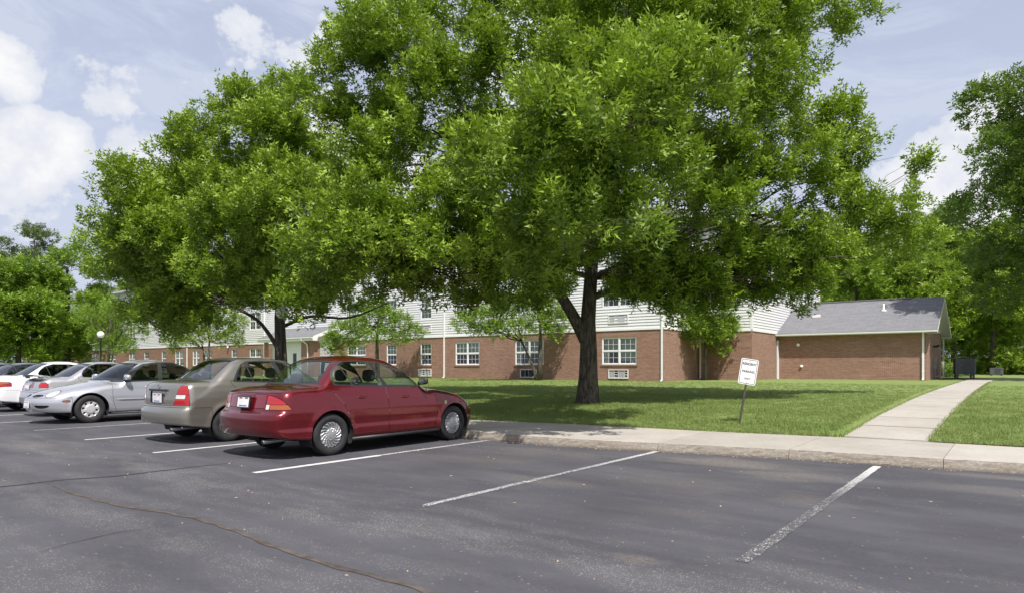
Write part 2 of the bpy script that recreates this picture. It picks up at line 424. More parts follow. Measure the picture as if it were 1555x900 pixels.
# ------------------------------------------------------------------ object helpers
def tag(o, label=None, cat=None, group=None, kind=None):
    if label: o['label'] = label
    if cat: o['category'] = cat
    if group: o['group'] = group
    if kind: o['kind'] = kind
    return o
def link(o, parent=None):
    C.objects.link(o)
    if parent is not None: o.parent = parent
    return o
def empty(name, loc=(0, 0, 0), rz=0.0, parent=None):
    o = bpy.data.objects.new(name, None); o.location = loc; o.rotation_euler = (0, 0, rz); o.empty_display_size = .3
    return link(o, parent)

class MB:
    """collects faces of one part and links them as one mesh object"""
    def __init__(s): s.v = []; s.f = []; s.uv = []; s.mi = []
    def face(s, pts, uv=None, mi=0):
        i = len(s.v); s.v.extend([tuple(p) for p in pts]); s.f.append(tuple(range(i, i + len(pts)))); s.uv.append(uv); s.mi.append(mi)
    def box(s, a, b, mi=0, bev=0.0):
        x0, y0, z0 = a; x1, y1, z1 = b
        P = [(x0, y0, z0), (x1, y0, z0), (x1, y1, z0), (x0, y1, z0), (x0, y0, z1), (x1, y0, z1), (x1, y1, z1), (x0, y1, z1)]
        for q in ((0, 3, 2, 1), (4, 5, 6, 7), (0, 1, 5, 4), (1, 2, 6, 5), (2, 3, 7, 6), (3, 0, 4, 7)):
            pp = [P[k] for k in q]
            if q in ((0, 1, 5, 4), (2, 3, 7, 6)): uv = [(p[0], p[2]) for p in pp]
            elif q in ((1, 2, 6, 5), (3, 0, 4, 7)): uv = [(p[1], p[2]) for p in pp]
            else: uv = [(p[0], p[1]) for p in pp]
            s.face(pp, uv, mi)
    def tube(s, pts, rad, n=8, mi=0, cap=True):
        pts = [Vector(p) for p in pts]
        if isinstance(rad, (int, float)): rad = [rad] * len(pts)
        rings = []; up = Vector((0, 0, 1)); base = len(s.v); prev = None
        for i, p in enumerate(pts):
            d = (pts[min(i + 1, len(pts) - 1)] - pts[max(i - 1, 0)]).normalized()
            if prev is None:
                a = d.cross(up if abs(d.z) < .95 else Vector((1, 0, 0))).normalized()
            else:
                a = (prev - d * prev.dot(d)).normalized()
            prev = a; b = d.cross(a)
            for k in range(n):
                t = 2 * math.pi * k / n
                s.v.append(tuple(p + (a * math.cos(t) + b * math.sin(t)) * rad[i]))
        for i in range(len(pts) - 1):
            for k in range(n):
                k2 = (k + 1) % n
                s.f.append((base + i * n + k, base + i * n + k2, base + (i + 1) * n + k2, base + (i + 1) * n + k)); s.uv.append(None); s.mi.append(mi)
        if cap:
            s.f.append(tuple(base + k for k in range(n))[::-1]); s.uv.append(None); s.mi.append(mi)
            s.f.append(tuple(base + (len(pts) - 1) * n + k for k in range(n))); s.uv.append(None); s.mi.append(mi)
    def lathe(s, prof, n=24, axis='Z', mi=0, org=(0, 0, 0)):
        base = len(s.v)
        for (r, h) in prof:
            for k in range(n):
                t = 2 * math.pi * k / n; x, y = r * math.cos(t), r * math.sin(t)
                p = (x, y, h) if axis == 'Z' else ((x, h, y) if axis == 'Y' else (h, x, y))
                s.v.append((p[0] + org[0], p[1] + org[1], p[2] + org[2]))
        for i in range(len(prof) - 1):
            for k in range(n):
                k2 = (k + 1) % n
                s.f.append((base + i * n + k, base + i * n + k2, base + (i + 1) * n + k2, base + (i + 1) * n + k)); s.uv.append(None); s.mi.append(mi)
    def outward(s):
        '''make every closed piece face outwards'''
        bm = bmesh.new(); vs = [bm.verts.new(v) for v in s.v]; fs = []
        for f in s.f:
            try: fs.append(bm.faces.new([vs[i] for i in f])); fs[-1].material_index = s.mi[len(fs) - 1]
            except ValueError: fs.append(None)
        bmesh.ops.remove_doubles(bm, verts=bm.verts, dist=1e-5); bmesh.ops.recalc_face_normals(bm, faces=bm.faces); bm.verts.index_update(); bm.verts.ensure_lookup_table(); s.v = [tuple(v.co) for v in bm.verts]
        s.f = [tuple(v.index for v in f.verts) for f in bm.faces]; s.mi = [f.material_index for f in bm.faces]; s.uv = [None] * len(s.f); bm.free(); return s
    def mesh(s, name, mats, smooth=False):
        me = bpy.data.meshes.new(name)
        me.from_pydata(s.v, [], s.f)
        for m in (mats if isinstance(mats, (list, tuple)) else [mats]): me.materials.append(m)
        me.polygons.foreach_set('material_index', s.mi)
        if any(u is not None for u in s.uv):
            l = me.uv_layers.new(name='UVMap'); arr = np.zeros((len(me.loops), 2), np.float32); k = 0
            for f, u in zip(s.f, s.uv):
                if u is not None:
                    for q in range(len(f)): arr[k + q] = u[q]
                k += len(f)
            l.data.foreach_set('uv', arr.ravel())
        if smooth: me.polygons.foreach_set('use_smooth', [True] * len(me.polygons))
        me.update(); return me
    def build(s, name, mats, parent=None, smooth=False):
        return link(bpy.data.objects.new(name, s.mesh(name, mats, smooth)), parent)

def bevel(o, w=.01, seg=2):
    m = o.modifiers.new('bevel', 'BEVEL'); m.width = w; m.segments = seg; m.limit_method = 'ANGLE'; m.angle_limit = R(40)
    return o
def np_mesh(name, V, quads, mats, smooth=False, tint=None, nv=4):
    """mesh straight from numpy arrays (quads or triangles)"""
    me = bpy.data.meshes.new(name)
    nf = len(quads)
    me.vertices.add(len(V)); me.vertices.foreach_set('co', np.ascontiguousarray(V, np.float32).ravel())
    me.loops.add(nf * nv); me.loops.foreach_set('vertex_index', np.ascontiguousarray(quads, np.int32).ravel())
    me.polygons.add(nf); me.polygons.foreach_set('loop_start', np.arange(0, nf * nv, nv, dtype=np.int32))
    if smooth: me.polygons.foreach_set('use_smooth', np.ones(nf, bool))
    for m in (mats if isinstance(mats, (list, tuple)) else [mats]): me.materials.append(m)
    me.update(calc_edges=True)
    if tint is not None:
        a = me.attributes.new('tint', 'FLOAT', 'FACE'); a.data.foreach_set('value', np.ascontiguousarray(tint, np.float32))
    return me

# ------------------------------------------------------------------ ground
def kerb_y(x): return float(np.interp(x, [-120, -6.2, -5.2, -4, -2.4, -1, 0, 4, 40], [9.05, 9.08, 9.22, 9.52, 9.84, 9.98, 10.13, 10.7, 15.5]))
def walk_y(x): return float(np.interp(x, [-120, -9.4, -7.2, -4.6, -2.2, 0, 4, 40], [10.95, 11.04, 11.42, 11.58, 11.98, 12.05, 12.6, 17.5]))
def ground_z(y, x=0):
    y = np.asarray(y, float)
    return .145 + .43 * (1 - np.exp(-np.maximum(y - 11.6, 0) / 9.0)) + .0012 * np.maximum(y - 40, 0)

MB_ = MB(); MB_.face([(-3000, -3000, -.12), (3000, -3000, -.12), (3000, 3000, -.12), (-3000, 3000, -.12)])
tag(MB_.build('ground', M_LAWN), kind='structure')
# asphalt: a gently uneven sheet
xs = np.linspace(-120, 40, 161); ys = np.linspace(-30, 18, 49)
V = np.array([(x, y, .0) for y in ys for x in xs]); n = len(xs)
Q = np.array([(j * n + i, j * n + i + 1, (j + 1) * n + i + 1, (j + 1) * n + i) for j in range(len(ys) - 1) for i in range(n - 1)])
lot = link(bpy.data.objects.new('parking_lot', np_mesh('parking_lot', V, Q, M_ASPH, True))); tag(lot, kind='structure')

# painted stall lines: (x, y0, y1, amount of wear at the two ends and middle)
def stall_line(x, y0, y1, w0, wm, w1, wd=.10):
    n = 40; V = []; wear = []
    rnd = random.Random(int(x * 100))
    for k in range(n + 1):
        t = k / n; y = y0 + (y1 - y0) * t; j = rnd.uniform(-.006, .006)
        V += [(x - wd / 2 + j, y, .004), (x + wd / 2 + rnd.uniform(-.006, .006), y, .004)]
        w = np.interp(t, [0, .5, 1], [w0, wm, w1]); wear += [w, w]
    me = np_mesh('parking_line', np.array(V), np.array([(2 * k, 2 * k + 1, 2 * k + 3, 2 * k + 2) for k in range(n)]), M_LINE)
    a = me.attributes.new('wear', 'FLOAT', 'POINT'); a.data.foreach_set('value', np.array(wear, np.float32))
    return link(bpy.data.objects.new('parking_line', me), lot)
stall_line(-1.46, 4.42, 9.78, .84, .88, .14, .095)
stall_line(-4.42, 4.42, 9.46, .56, .68, .30, .085)
stall_line(-7.46, 4.50, 6.5, .06, .05, .1, .115); stall_line(-7.47, 6.5, 9.02, .42, .5, .52, .09)
stall_line(-10.42, 4.62, 9.0, .1, .12, .3); stall_line(-13.26, 4.7, 9.0, .1, .15, .3)
stall_line(-16.02, 4.75, 9.0, .62, .45, .3); stall_line(-18.9, 4.7, 9.0, .3, .3, .3); stall_line(-21.8, 4.7, 9.0, .12, .15, .3)
for i in range(6): stall_line(-24.8 - 3 * i, 4.7, 9.0, .2, .2, .3)
stall_line(1.5, 4.42, 10.2, .6, .5, .2)
# sealed seam and open crack
def ribbon(name, pts, w, m, seed, z=.004):
    rnd = random.Random(seed); out = []
    for (a, b) in zip(pts[:-1], pts[1:]):
        d = math.dist(a, b); k = max(2, int(d / .12))
        for q in range(k): out.append(((a[0] + (b[0] - a[0]) * q / k), (a[1] + (b[1] - a[1]) * q / k)))
    out.append(pts[-1]); V = []; wob = 0
    for i, p in enumerate(out):
        q = out[min(i + 1, len(out) - 1)]; o = out[max(i - 1, 0)]
        dx, dy = q[0] - o[0], q[1] - o[1]; L = math.hypot(dx, dy) or 1; nx, ny = -dy / L, dx / L
        wob = wob * .8 + rnd.uniform(-.02, .02); e = min(1, i / 6, (len(out) - 1 - i) / 6) + .05
        a = w * e * rnd.uniform(.35, .75); b = w * e * rnd.uniform(.35, .75)
        V += [(p[0] + nx * (wob + a), p[1] + ny * (wob + a), z), (p[0] + nx * (wob - b), p[1] + ny * (wob - b), z)]
    n = len(out) - 1
    return link(bpy.data.objects.new(name, np_mesh(name, np.array(V), np.array([(2 * k, 2 * k + 1, 2 * k + 3, 2 * k + 2) for k in range(n)]), m)), lot)
def onz(x, y, z=0.0):
    d = (z - CAM_H) / ((557 - y) / 1000); v = ((x - 777.5) / 1000, 1.0); c, s = math.cos(R(37.5)), math.sin(R(37.5))
    return (d * (v[0] * c - s), d * (v[0] * s + c))
ribbon('pavement_seam', [onz(*p) for p in [(-160, 757), (0, 738), (85, 729), (180, 722), (270, 712), (360, 701)]], .045, M_SEAL, 3)
ribbon('pavement_crack', [onz(*p) for p in [(70, 733), (105, 746), (150, 762), (200, 769), (260, 778), (330, 795), (400, 822), (480, 851), (560, 874), (650, 900), (800, 950)]], .045, M_CRK, 5)
ribbon('pavement_crack', [onz(*p) for p in [(0, 852), (40, 842), (100, 824), (180, 806), (260, 796), (330, 788)]], .010, M_CRK, 7)

# sidewalk: concrete slabs with a rough kerb face
walk = empty('sidewalk'); tag(walk, kind='structure')
def slab(x0, x1, seed):
    rnd = random.Random(seed); g = .0035; x0 += g; x1 -= g
    mb = MB(); n = 22; m = 5
    xs = [x0 + (x1 - x0) * i / n for i in range(n + 1)]
    lip = []; prof = []
    for i, x in enumerate(xs):
        ky, wy = kerb_y(x), walk_y(x)
        col = []
        for j in range(m + 1):          # kerb face, bottom to top
            t = j / m; zz = -.06 + t * .19
            rough = (.004 if j < m else .002) * rnd.uniform(-1, 1)
            if rnd.random() < .07: rough += rnd.uniform(.004, .014)
            col.append((x, ky + .055 * t ** 1.5 + rough, zz - (abs(rnd.gauss(0, .003)) if j == m else 0)))
        prof.append(col)
        lip.append([(x, ky + .10, .134), (x, (ky + wy) / 2, .139), (x, wy, .146), (x, wy + .001, -.06)])
    for i in range(n):
        for j in range(m): mb.face([prof[i][j], prof[i + 1][j], prof[i + 1][j + 1], prof[i][j + 1]], mi=1)
        mb.face([prof[i][m], prof[i + 1][m], lip[i + 1][0], lip[i][0]])
        for j in range(3): mb.face([lip[i][j], lip[i + 1][j], lip[i + 1][j + 1], lip[i][j + 1]])
    for side in (0, n):
        loop = prof[side] + lip[side]; mb.face(loop if side == n else loop[::-1], mi=1)
    return mb.build('slab', [M_CONC, M_KERB], walk)
x = -.75 + 1.83 * 9; k = 0
while x > -46:
    slab(x - 1.83, x, k); x -= 1.83; k += 1
mb = MB()
for a in np.arange(-120, 40, 4.0): mb.face([(a, kerb_y(a) + .12, .112), (a + 4, kerb_y(a + 4) + .12, .112), (a + 4, walk_y(a + 4) - .02, .112), (a, walk_y(a) - .02, .112)])
mb.build('joint_bed', M_CRK, walk)

# lawn
xs = np.concatenate([np.linspace(-160, -46, 40), np.linspace(-45, 16, 245), np.linspace(18, 130, 30)])
tt = np.concatenate([np.linspace(0, .25, 50), np.linspace(.27, 1, 40)])
rng0 = np.random.default_rng(2)
V = []
for t in tt:
    for x in xs:
        y0 = walk_y(x) + .0; y = y0 + t * (150 - y0)
        V.append((x, y, float(ground_z(y)) + (-.004 if t == 0 else rng0.normal(0, .008)) - (.05 if -2.35 < x < -1.0 and y < 49 else 0)))
n = len(xs); V = np.array(V)
Q = np.array([(j * n + i, j * n + i + 1, (j + 1) * n + i + 1, (j + 1) * n + i) for j in range(len(tt) - 1) for i in range(n - 1)])
lawn_o = link(bpy.data.objects.new('lawn', np_mesh('lawn', V, Q, M_LAWN, True))); tag(lawn_o, kind='structure')
# path across the lawn
path = empty('path'); tag(path, kind='structure')
def pslab(x0, x1, y0, y1, seed):
    rnd = random.Random(seed); mb = MB(); n = 6; g = .008
    up = rnd.uniform(.012, .018) if seed else .003
    for i in range(n):
        a, b = y0 + g + (y1 - y0 - 2 * g) * i / n, y0 + g + (y1 - y0 - 2 * g) * (i + 1) / n
        za, zb = float(ground_z(a)) + up, float(ground_z(b)) + up
        mb.face([(x0, a, za), (x1, a, za), (x1, b, zb), (x0, b, zb)])
        mb.face([(x0, b, zb), (x0, b, zb - .2), (x0, a, za - .2), (x0, a, za)]); mb.face([(x1, a, za), (x1, a, za - .2), (x1, b, zb - .2), (x1, b, zb)])
        if i == 0: mb.face([(x0, a, za - .2), (x1, a, za - .2), (x1, a, za), (x0, a, za)])
        if i == n - 1: mb.face([(x1, b, zb - .2), (x0, b, zb - .2), (x0, b, zb), (x1, b, zb)])
    return mb.build('slab', M_CONC, path)
PX0, PX1 = -2.27, -1.10
y = 11.985; k = 0
while y < 46:
    pslab(PX0, PX1, y, y + 1.6, k); y += 1.6; k += 1
for k in range(6): pslab(-1.1 + 1.6 * k + .01, -1.1 + 1.6 * (k + 1), 46.4, 47.8, 50 + k)

# mown grass: short blades scattered over the near lawn (instanced tufts of one object)
def grass():
    rnd = random.Random(4); mb = MB()
    for k in range(16):
        x, y = rnd.gauss(0, .045), rnd.gauss(0, .045); a = rnd.uniform(0, 6.28); h = rnd.uniform(.025, .05); w = .0045; le = rnd.uniform(.01, .045)
        dx, dy = math.cos(a), math.sin(a)
        mb.face([(x - dy * w, y + dx * w, -.01), (x + dy * w, y - dx * w, -.01), (x + dx * le, y + dy * le, h)])
    m, t = mat('grass_blade')
    oi = t.n('ShaderNodeObjectInfo'); P = t.n('ShaderNodeNewGeometry').outputs['Position']
    sp = t.n('ShaderNodeSeparateXYZ'); t.l(P, sp.inputs[0])
    ph = t.math('ADD', t.math('MULTIPLY', sp.outputs[1], 2 * math.pi / 2.3), t.math('MULTIPLY', t.noise(P, .25, 2), 1.6))
    stripe = t.smooth(t.math('SINE', ph), -.5, .5)
    c = t.mix(oi.outputs['Random'], (.165, .240, .050), (.275, .350, .115))
    c = t.mix(t.math('MULTIPLY', stripe, .45), c, (.27, .34, .11))
    c = t.mix(t.math('MULTIPLY', t.smooth(t.noise(P, .55, 4, .6), .35, .7), .35), c, (.29, .34, .12))
    setc(t, 'Base Color', c); setc(t, 'Roughness', .6); setc(t, 'Specular IOR Level', .3)
    tl = t.n('ShaderNodeBsdfTranslucent'); t.l(c, tl.inputs[0]); mx = t.n('ShaderNodeMixShader'); mx.inputs[0].default_value = .45
    t.l(t.p.outputs[0], mx.inputs[1]); t.l(tl.outputs[0], mx.inputs[2]); t.l(mx.outputs[0], t.o.inputs[0])
    tuft = bpy.data.objects.new('grass_tuft', mb.mesh('grass_tuft', m))
    # the sheet they grow on
    xs = np.linspace(-40, 14, 109); V = []; Q = []
    ts = np.linspace(0, 1, 24)
    for t_ in ts:
        for x in xs:
            y = walk_y(x) + .03 + t_ ** 1.6 * (33.4 - walk_y(x) - .03); V.append((x, y, float(ground_z(y))))
    n = len(xs); V = np.array(V)
    for j in range(len(ts) - 1):
        for i in range(n - 1):
            xm = (xs[i] + xs[i + 1]) / 2
            if PX0 - .25 < xm < PX1 + .25: continue
            Q.append((j * n + i, j * n + i + 1, (j + 1) * n + i + 1, (j + 1) * n + i))
    o = link(bpy.data.objects.new('grass', np_mesh('grass', V, np.array(Q), M_LAWN, True))); tag(o, kind='stuff')
    ng = bpy.data.node_groups.new('grass_scatter', 'GeometryNodeTree')
    ng.interface.new_socket('Geometry', in_out='INPUT', socket_type='NodeSocketGeometry'); ng.interface.new_socket('Geometry', in_out='OUTPUT', socket_type='NodeSocketGeometry')
    t = NT(ng); gi = t.n('NodeGroupInput'); go = t.n('NodeGroupOutput')
    ds = t.n('GeometryNodeDistributePointsOnFaces'); ds.inputs['Density'].default_value = 150; ds.inputs['Seed'].default_value = 3
    pos = t.n('GeometryNodeInputPosition'); sx = t.n('ShaderNodeSeparateXYZ'); t.l(pos.outputs[0], sx.inputs[0])
    mr = t.n('ShaderNodeMapRange'); mr.inputs[1].default_value = 11; mr.inputs[2].default_value = 26; mr.inputs[3].default_value = 260; mr.inputs[4].default_value = 25
    t.l(sx.outputs[1], mr.inputs[0]); t.l(mr.outputs[0], ds.inputs['Density'])
    oi = t.n('GeometryNodeObjectInfo'); oi.inputs[0].default_value = tuft
    io = t.n('GeometryNodeInstanceOnPoints'); t.l(gi.outputs[0], ds.inputs[0]); t.l(ds.outputs[0], io.inputs[0]); t.l(oi.outputs['Geometry'], io.inputs['Instance'])
    rv = t.n('FunctionNodeRandomValue', data_type='FLOAT_VECTOR'); rv.inputs[0].default_value = (-.25, -.25, 0); rv.inputs[1].default_value = (.25, .25, 6.28)
    t.l(rv.outputs[0], io.inputs['Rotation'])
    rs = t.n('FunctionNodeRandomValue', data_type='FLOAT'); rs.inputs[2].default_value = .6; rs.inputs[3].default_value = 1.2
    t.l(rs.outputs[1], io.inputs['Scale'])
    t.l(io.outputs[0], go.inputs[0])
    md = o.modifiers.new('grass', 'NODES'); md.node_group = ng
grass()
# ragged longer blades where the turf meets the concrete
def edge_grass():
    rnd = np.random.default_rng(8); N = 9000
    xs = rnd.uniform(-14, 8, N); side = rnd.random(N)
    ys = np.array([walk_y(x) for x in xs]) + np.abs(rnd.normal(0, .05, N)) - .03
    k = int(N * .35)
    ys[:k] = rnd.uniform(12, 40, k) ** 1.0; xs[:k] = np.where(rnd.random(k) < .5, PX0 - np.abs(rnd.normal(0, .05, k)) + .03, PX1 + np.abs(rnd.normal(0, .05, k)) - .03)
    bad = (xs[k:] > PX0) & (xs[k:] < PX1); ys[k:][bad] += 0
    keep = np.ones(N, bool); keep[k:] = ~bad
    xs, ys = xs[keep], ys[keep]; N = len(xs)
    z = ground_z(ys); h = rnd.uniform(.03, .075, N); a = rnd.uniform(0, 6.28, N); le = rnd.uniform(.0, .05, N); w = .006
    dx, dy = np.cos(a), np.sin(a)
    V = np.empty((N, 3, 3)); V[:, 0] = np.stack([xs - dy * w, ys + dx * w, z - .01], 1); V[:, 1] = np.stack([xs + dy * w, ys - dx * w, z - .01], 1); V[:, 2] = np.stack([xs + dx * le, ys + dy * le, z + h], 1)
    o = link(bpy.data.objects.new('edge_grass', np_mesh('edge_grass', V.reshape(-1, 3), np.arange(N * 3).reshape(-1, 3), MATS['grass_blade'], nv=3)))
    tag(o, kind='stuff')
edge_grass()
# small litter on the asphalt and in the gutter: bud scales, leaf bits, gum
def litter():
    rnd = random.Random(12); mb = MB()
    for k in range(420):
        if k < 300: x = rnd.uniform(-14, 2); y = kerb_y(x) - abs(rnd.gauss(0, .07)) - .01
        else: x = rnd.uniform(-14, 1); y = rnd.uniform(2.2, 9)
        s = rnd.uniform(.006, .018); a = rnd.uniform(0, 3.1); q = rnd.uniform(.3, .7)
        c, d = math.cos(a) * s, math.sin(a) * s
        P = [(x - c, y - d), (x + d * q, y - c * q), (x + c, y + d), (x - d * q, y + c * q)]
        h = .006
        mb.face([(px, py, h) for px, py in P])
        for i in range(4): mb.face([(*P[i], .001), (*P[(i + 1) % 4], .001), (*P[(i + 1) % 4], h), (*P[i], h)])
    tag(mb.build('leaf_litter', M_BITS), kind='stuff')
litter()

# ------------------------------------------------------------------ buildings
def cuts(u0, u1, z0, z1, holes, extra=()):
    us = sorted({u0, u1, *[h[0] for h in holes], *[h[1] for h in holes]}); zs = sorted({z0, z1, *[h[2] for h in holes], *[h[3] for h in holes], *extra})
    return [u for u in us if u0 <= u <= u1], [z for z in zs if z0 <= z <= z1]
class Face:
    """a vertical plane: origin, horizontal direction u, outward normal n"""
    def __init__(s, o, u, n): s.o = Vector(o); s.u = Vector(u); s.n = Vector(n)
    def p(s, u, z, d=0.0): return s.o + s.u * u + Vector((0, 0, z)) + s.n * d
def wall(mb, F, u0, u1, z0, z1, holes=(), depth=.11):
    us, zs = cuts(u0, u1, z0, z1, holes)
    for a, b in zip(us[:-1], us[1:]):
        for c, d in zip(zs[:-1], zs[1:]):
            um, zm = (a + b) / 2, (c + d) / 2
            if any(h[0] < um < h[1] and h[2] < zm < h[3] for h in holes): continue
            mb.face([F.p(a, c), F.p(b, c), F.p(b, d), F.p(a, d)], [(a, c), (b, c), (b, d), (a, d)])
    for h in holes:
        a, b, c, d = h
        if not (u0 <= a and b <= u1 and z0 <= c and d <= z1): continue
        mb.face([F.p(a, c), F.p(a, d), F.p(a, d, -depth), F.p(a, c, -depth)], [(0, c), (0, d), (depth, d), (depth, c)])
        mb.face([F.p(b, d), F.p(b, c), F.p(b, c, -depth), F.p(b, d, -depth)], [(0, d), (0, c), (depth, c), (depth, d)])
        mb.face([F.p(a, d), F.p(b, d), F.p(b, d, -depth), F.p(a, d, -depth)], [(a, 0), (b, 0), (b, depth), (a, depth)])
        mb.face([F.p(b, c), F.p(a, c), F.p(a, c, -depth), F.p(b, c, -depth)], [(b, 0), (a, 0), (a, depth), (b, depth)])
def siding(mb, F, u0, u1, z0, z1, holes=(), course=.165, proud=.03, top=None):
    """lapped boards: each course leans out at its foot"""
    n = int(math.ceil((z1 - z0) / course))
    for k in range(n):
        za, zb = z0 + k * course, min(z0 + (k + 1) * course, z1)
        sub = sorted({za, zb, *[z for h in holes for z in (h[2], h[3]) if za < z < zb]})
        for c, d in zip(sub[:-1], sub[1:]):
            zm = (c + d) / 2; e0, e1 = u0, u1
            if top is not None:
                e0, e1 = top(zm)
                if e1 - e0 < .05: continue
            sp = [e0, e1]
            blocks = sorted([(h[0], h[1]) for h in holes if h[2] < zm < h[3]])
            segs = []; cur = e0
            for (a, b) in blocks:
                if a > cur: segs.append((cur, a))
                cur = max(cur, b)
            if cur < e1: segs.append((cur, e1))
            fa = proud * (1 - (c - za) / course); fb = proud * (1 - (d - za) / course)
            for a, b in segs:
                mb.face([F.p(a, c, fa), F.p(b, c, fa), F.p(b, d, fb), F.p(a, d, fb)])
                if c == za: mb.face([F.p(a, c, 0), F.p(b, c, 0), F.p(b, c, proud), F.p(a, c, proud)])
class Each:
    '''every box handed over becomes an object of its own'''
    def __init__(s, name, m, parent, bev=0): s.a = (name, m, parent, bev)
    def add(s, F, *q):
        mb = MB(); fbox(mb, F, *q); o = mb.build(s.a[0], s.a[1], s.a[2])
        if s.a[3]: bevel(o, s.a[3], 1)
        return o
def fbox(mb, F, u0, u1, z0, z1, d0, d1, mi=0):
    P = [F.p(u, z, d) for d in (d0, d1) for z in (z0, z1) for u in (u0, u1)]
    uvs = lambda idx: [((u0, u1)[i & 1], (z0, z1)[(i >> 1) & 1]) for i in idx]
    for q in ((4, 5, 7, 6), (1, 0, 2, 3), (0, 4, 6, 2), (5, 1, 3, 7), (2, 6, 7, 3), (0, 1, 5, 4)):
        if q in ((4, 5, 7, 6), (1, 0, 2, 3)): uv = uvs(q)
        elif q in ((2, 6, 7, 3), (0, 1, 5, 4)): uv = [((u0, u1)[i & 1], (d0, d1)[i >> 2]) for i in q]
        else: uv = [((d0, d1)[i >> 2], (z0, z1)[(i >> 1) & 1]) for i in q]
        mb.face([P[i] for i in q], uv, mi)

# window kit: local x = along the wall, local y = inwards, origin at the lower left of the opening
WK = {}
def window_kit(kind, w, h):
    key = (kind, round(w, 2), round(h, 2))
    if key in WK: return WK[key]
    bays = 2 if kind == 'double' else 1
    fr, mu, pn = MB(), MB(), MB()
    t = .055; m = .085
    y0, y1 = .035, .10
    def bar(mb, a, b, c, d, f=y0, g=y1): mb.box((a, f, c), (b, g, d))
    bar(fr, 0, t, 0, h); bar(fr, w - t, w, 0, h); bar(fr, t, w - t, 0, t); bar(fr, t, w - t, h - t, h)
    if bays == 2: bar(fr, w / 2 - m / 2, w / 2 + m / 2, t, h - t, y0 - .004)
    xs = [(t, w / 2 - m / 2), (w / 2 + m / 2, w - t)] if bays == 2 else [(t, w - t)]
    for a, b in xs:
        bar(fr, a, b, h / 2 - .035, h / 2 + .03, y0 + .006)
        for (c, d, f) in ((t, h / 2 - .035, .066), (h / 2 + .03, h - t, .05)):
            s = .032; g = f + .02
            bar(fr, a, a + s, c, d, f, g); bar(fr, b - s, b, c, d, f, g); bar(fr, a + s, b - s, c, c + s, f, g); bar(fr, a + s, b - s, d - s, d, f, g)
            for q in (1, 2):
                x = a + s + (b - a - 2 * s) * q / 3; mu.box((x - .008, f + .004, c + s), (x + .008, f + .012, d - s))
            z = (c + d) / 2; mu.box((a + s, f + .0035, z - .008), (b - s, f + .0125, z + .008))
    WK[key] = (fr.mesh('frame', M_TRIM), mu.mesh('muntin', M_TRIM), xs, t)
    return WK[key]
def pane_mesh(x0, x1, z0, z1, y):
    mb = MB(); mb.face([(x0, y, z0), (x1, y, z0), (x1, y, z1), (x0, y, z1)]); return mb.mesh('pane', M_WGLASS)
PK = {}
def window(parent, F, u, z, kind, w, h, blind=(.5, .5), curtain=True, rz=0.0):
    fr, mu, xs, t = window_kit(kind, w, h)
    o = bpy.data.objects.new('window', fr); link(o, parent)
    o.location = F.p(u, z); o.rotation_euler = (0, 0, rz)
    link(bpy.data.objects.new('muntin', mu), o)
    for i, (a, b) in enumerate(xs):
        for j, (c, d, y) in enumerate(((t, h / 2 - .035, .077), (h / 2 + .03, h - t, .061))):
            k = (kind, round(w, 2), round(h, 2), i, j)
            if k not in PK: PK[k] = pane_mesh(a + .03, b - .03, c + .03, d - .03, y)
            link(bpy.data.objects.new('pane', PK[k]), o)
        bl = blind[i % len(blind)]
        if bl > 0:     # slatted blind or curtain hanging behind the glass
            mb = MB(); zt = h - t; zb = zt - (h - 2 * t) * bl; n = max(2, int((zt - zb) / .05))
            for q in range(n):
                za = zb + (zt - zb) * q / n; zc = zb + (zt - zb) * (q + 1) / n
                mb.face([(a, .155, za), (b, .155, za), (b, .135, zc), (a, .135, zc)])
            mb.build('blind', M_BLIND, o)
    if curtain:
      for side in (0, 1):
        mb = MB(); n = 24
        for q in (range(4) if side == 0 else range(20, 24)):
            xa, xb = .06 + (w - .12) * q / n, .06 + (w - .12) * (q + 1) / n
            mb.face([(xa, .22 + .02 * (q % 2), .06), (xb, .22 + .02 * ((q + 1) % 2), .06), (xb, .22 + .02 * ((q + 1) % 2), h - .06), (xa, .22 + .02 * (q % 2), h - .06)])
        mb.build('curtain', M_CURT, o)
    # dark room
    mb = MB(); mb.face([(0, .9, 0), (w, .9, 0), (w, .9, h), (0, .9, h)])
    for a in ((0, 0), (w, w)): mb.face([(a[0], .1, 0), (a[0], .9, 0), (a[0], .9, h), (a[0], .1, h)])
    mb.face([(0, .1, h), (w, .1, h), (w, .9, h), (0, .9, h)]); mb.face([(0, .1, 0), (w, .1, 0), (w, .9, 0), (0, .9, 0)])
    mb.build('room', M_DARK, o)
    return o
AK = {}
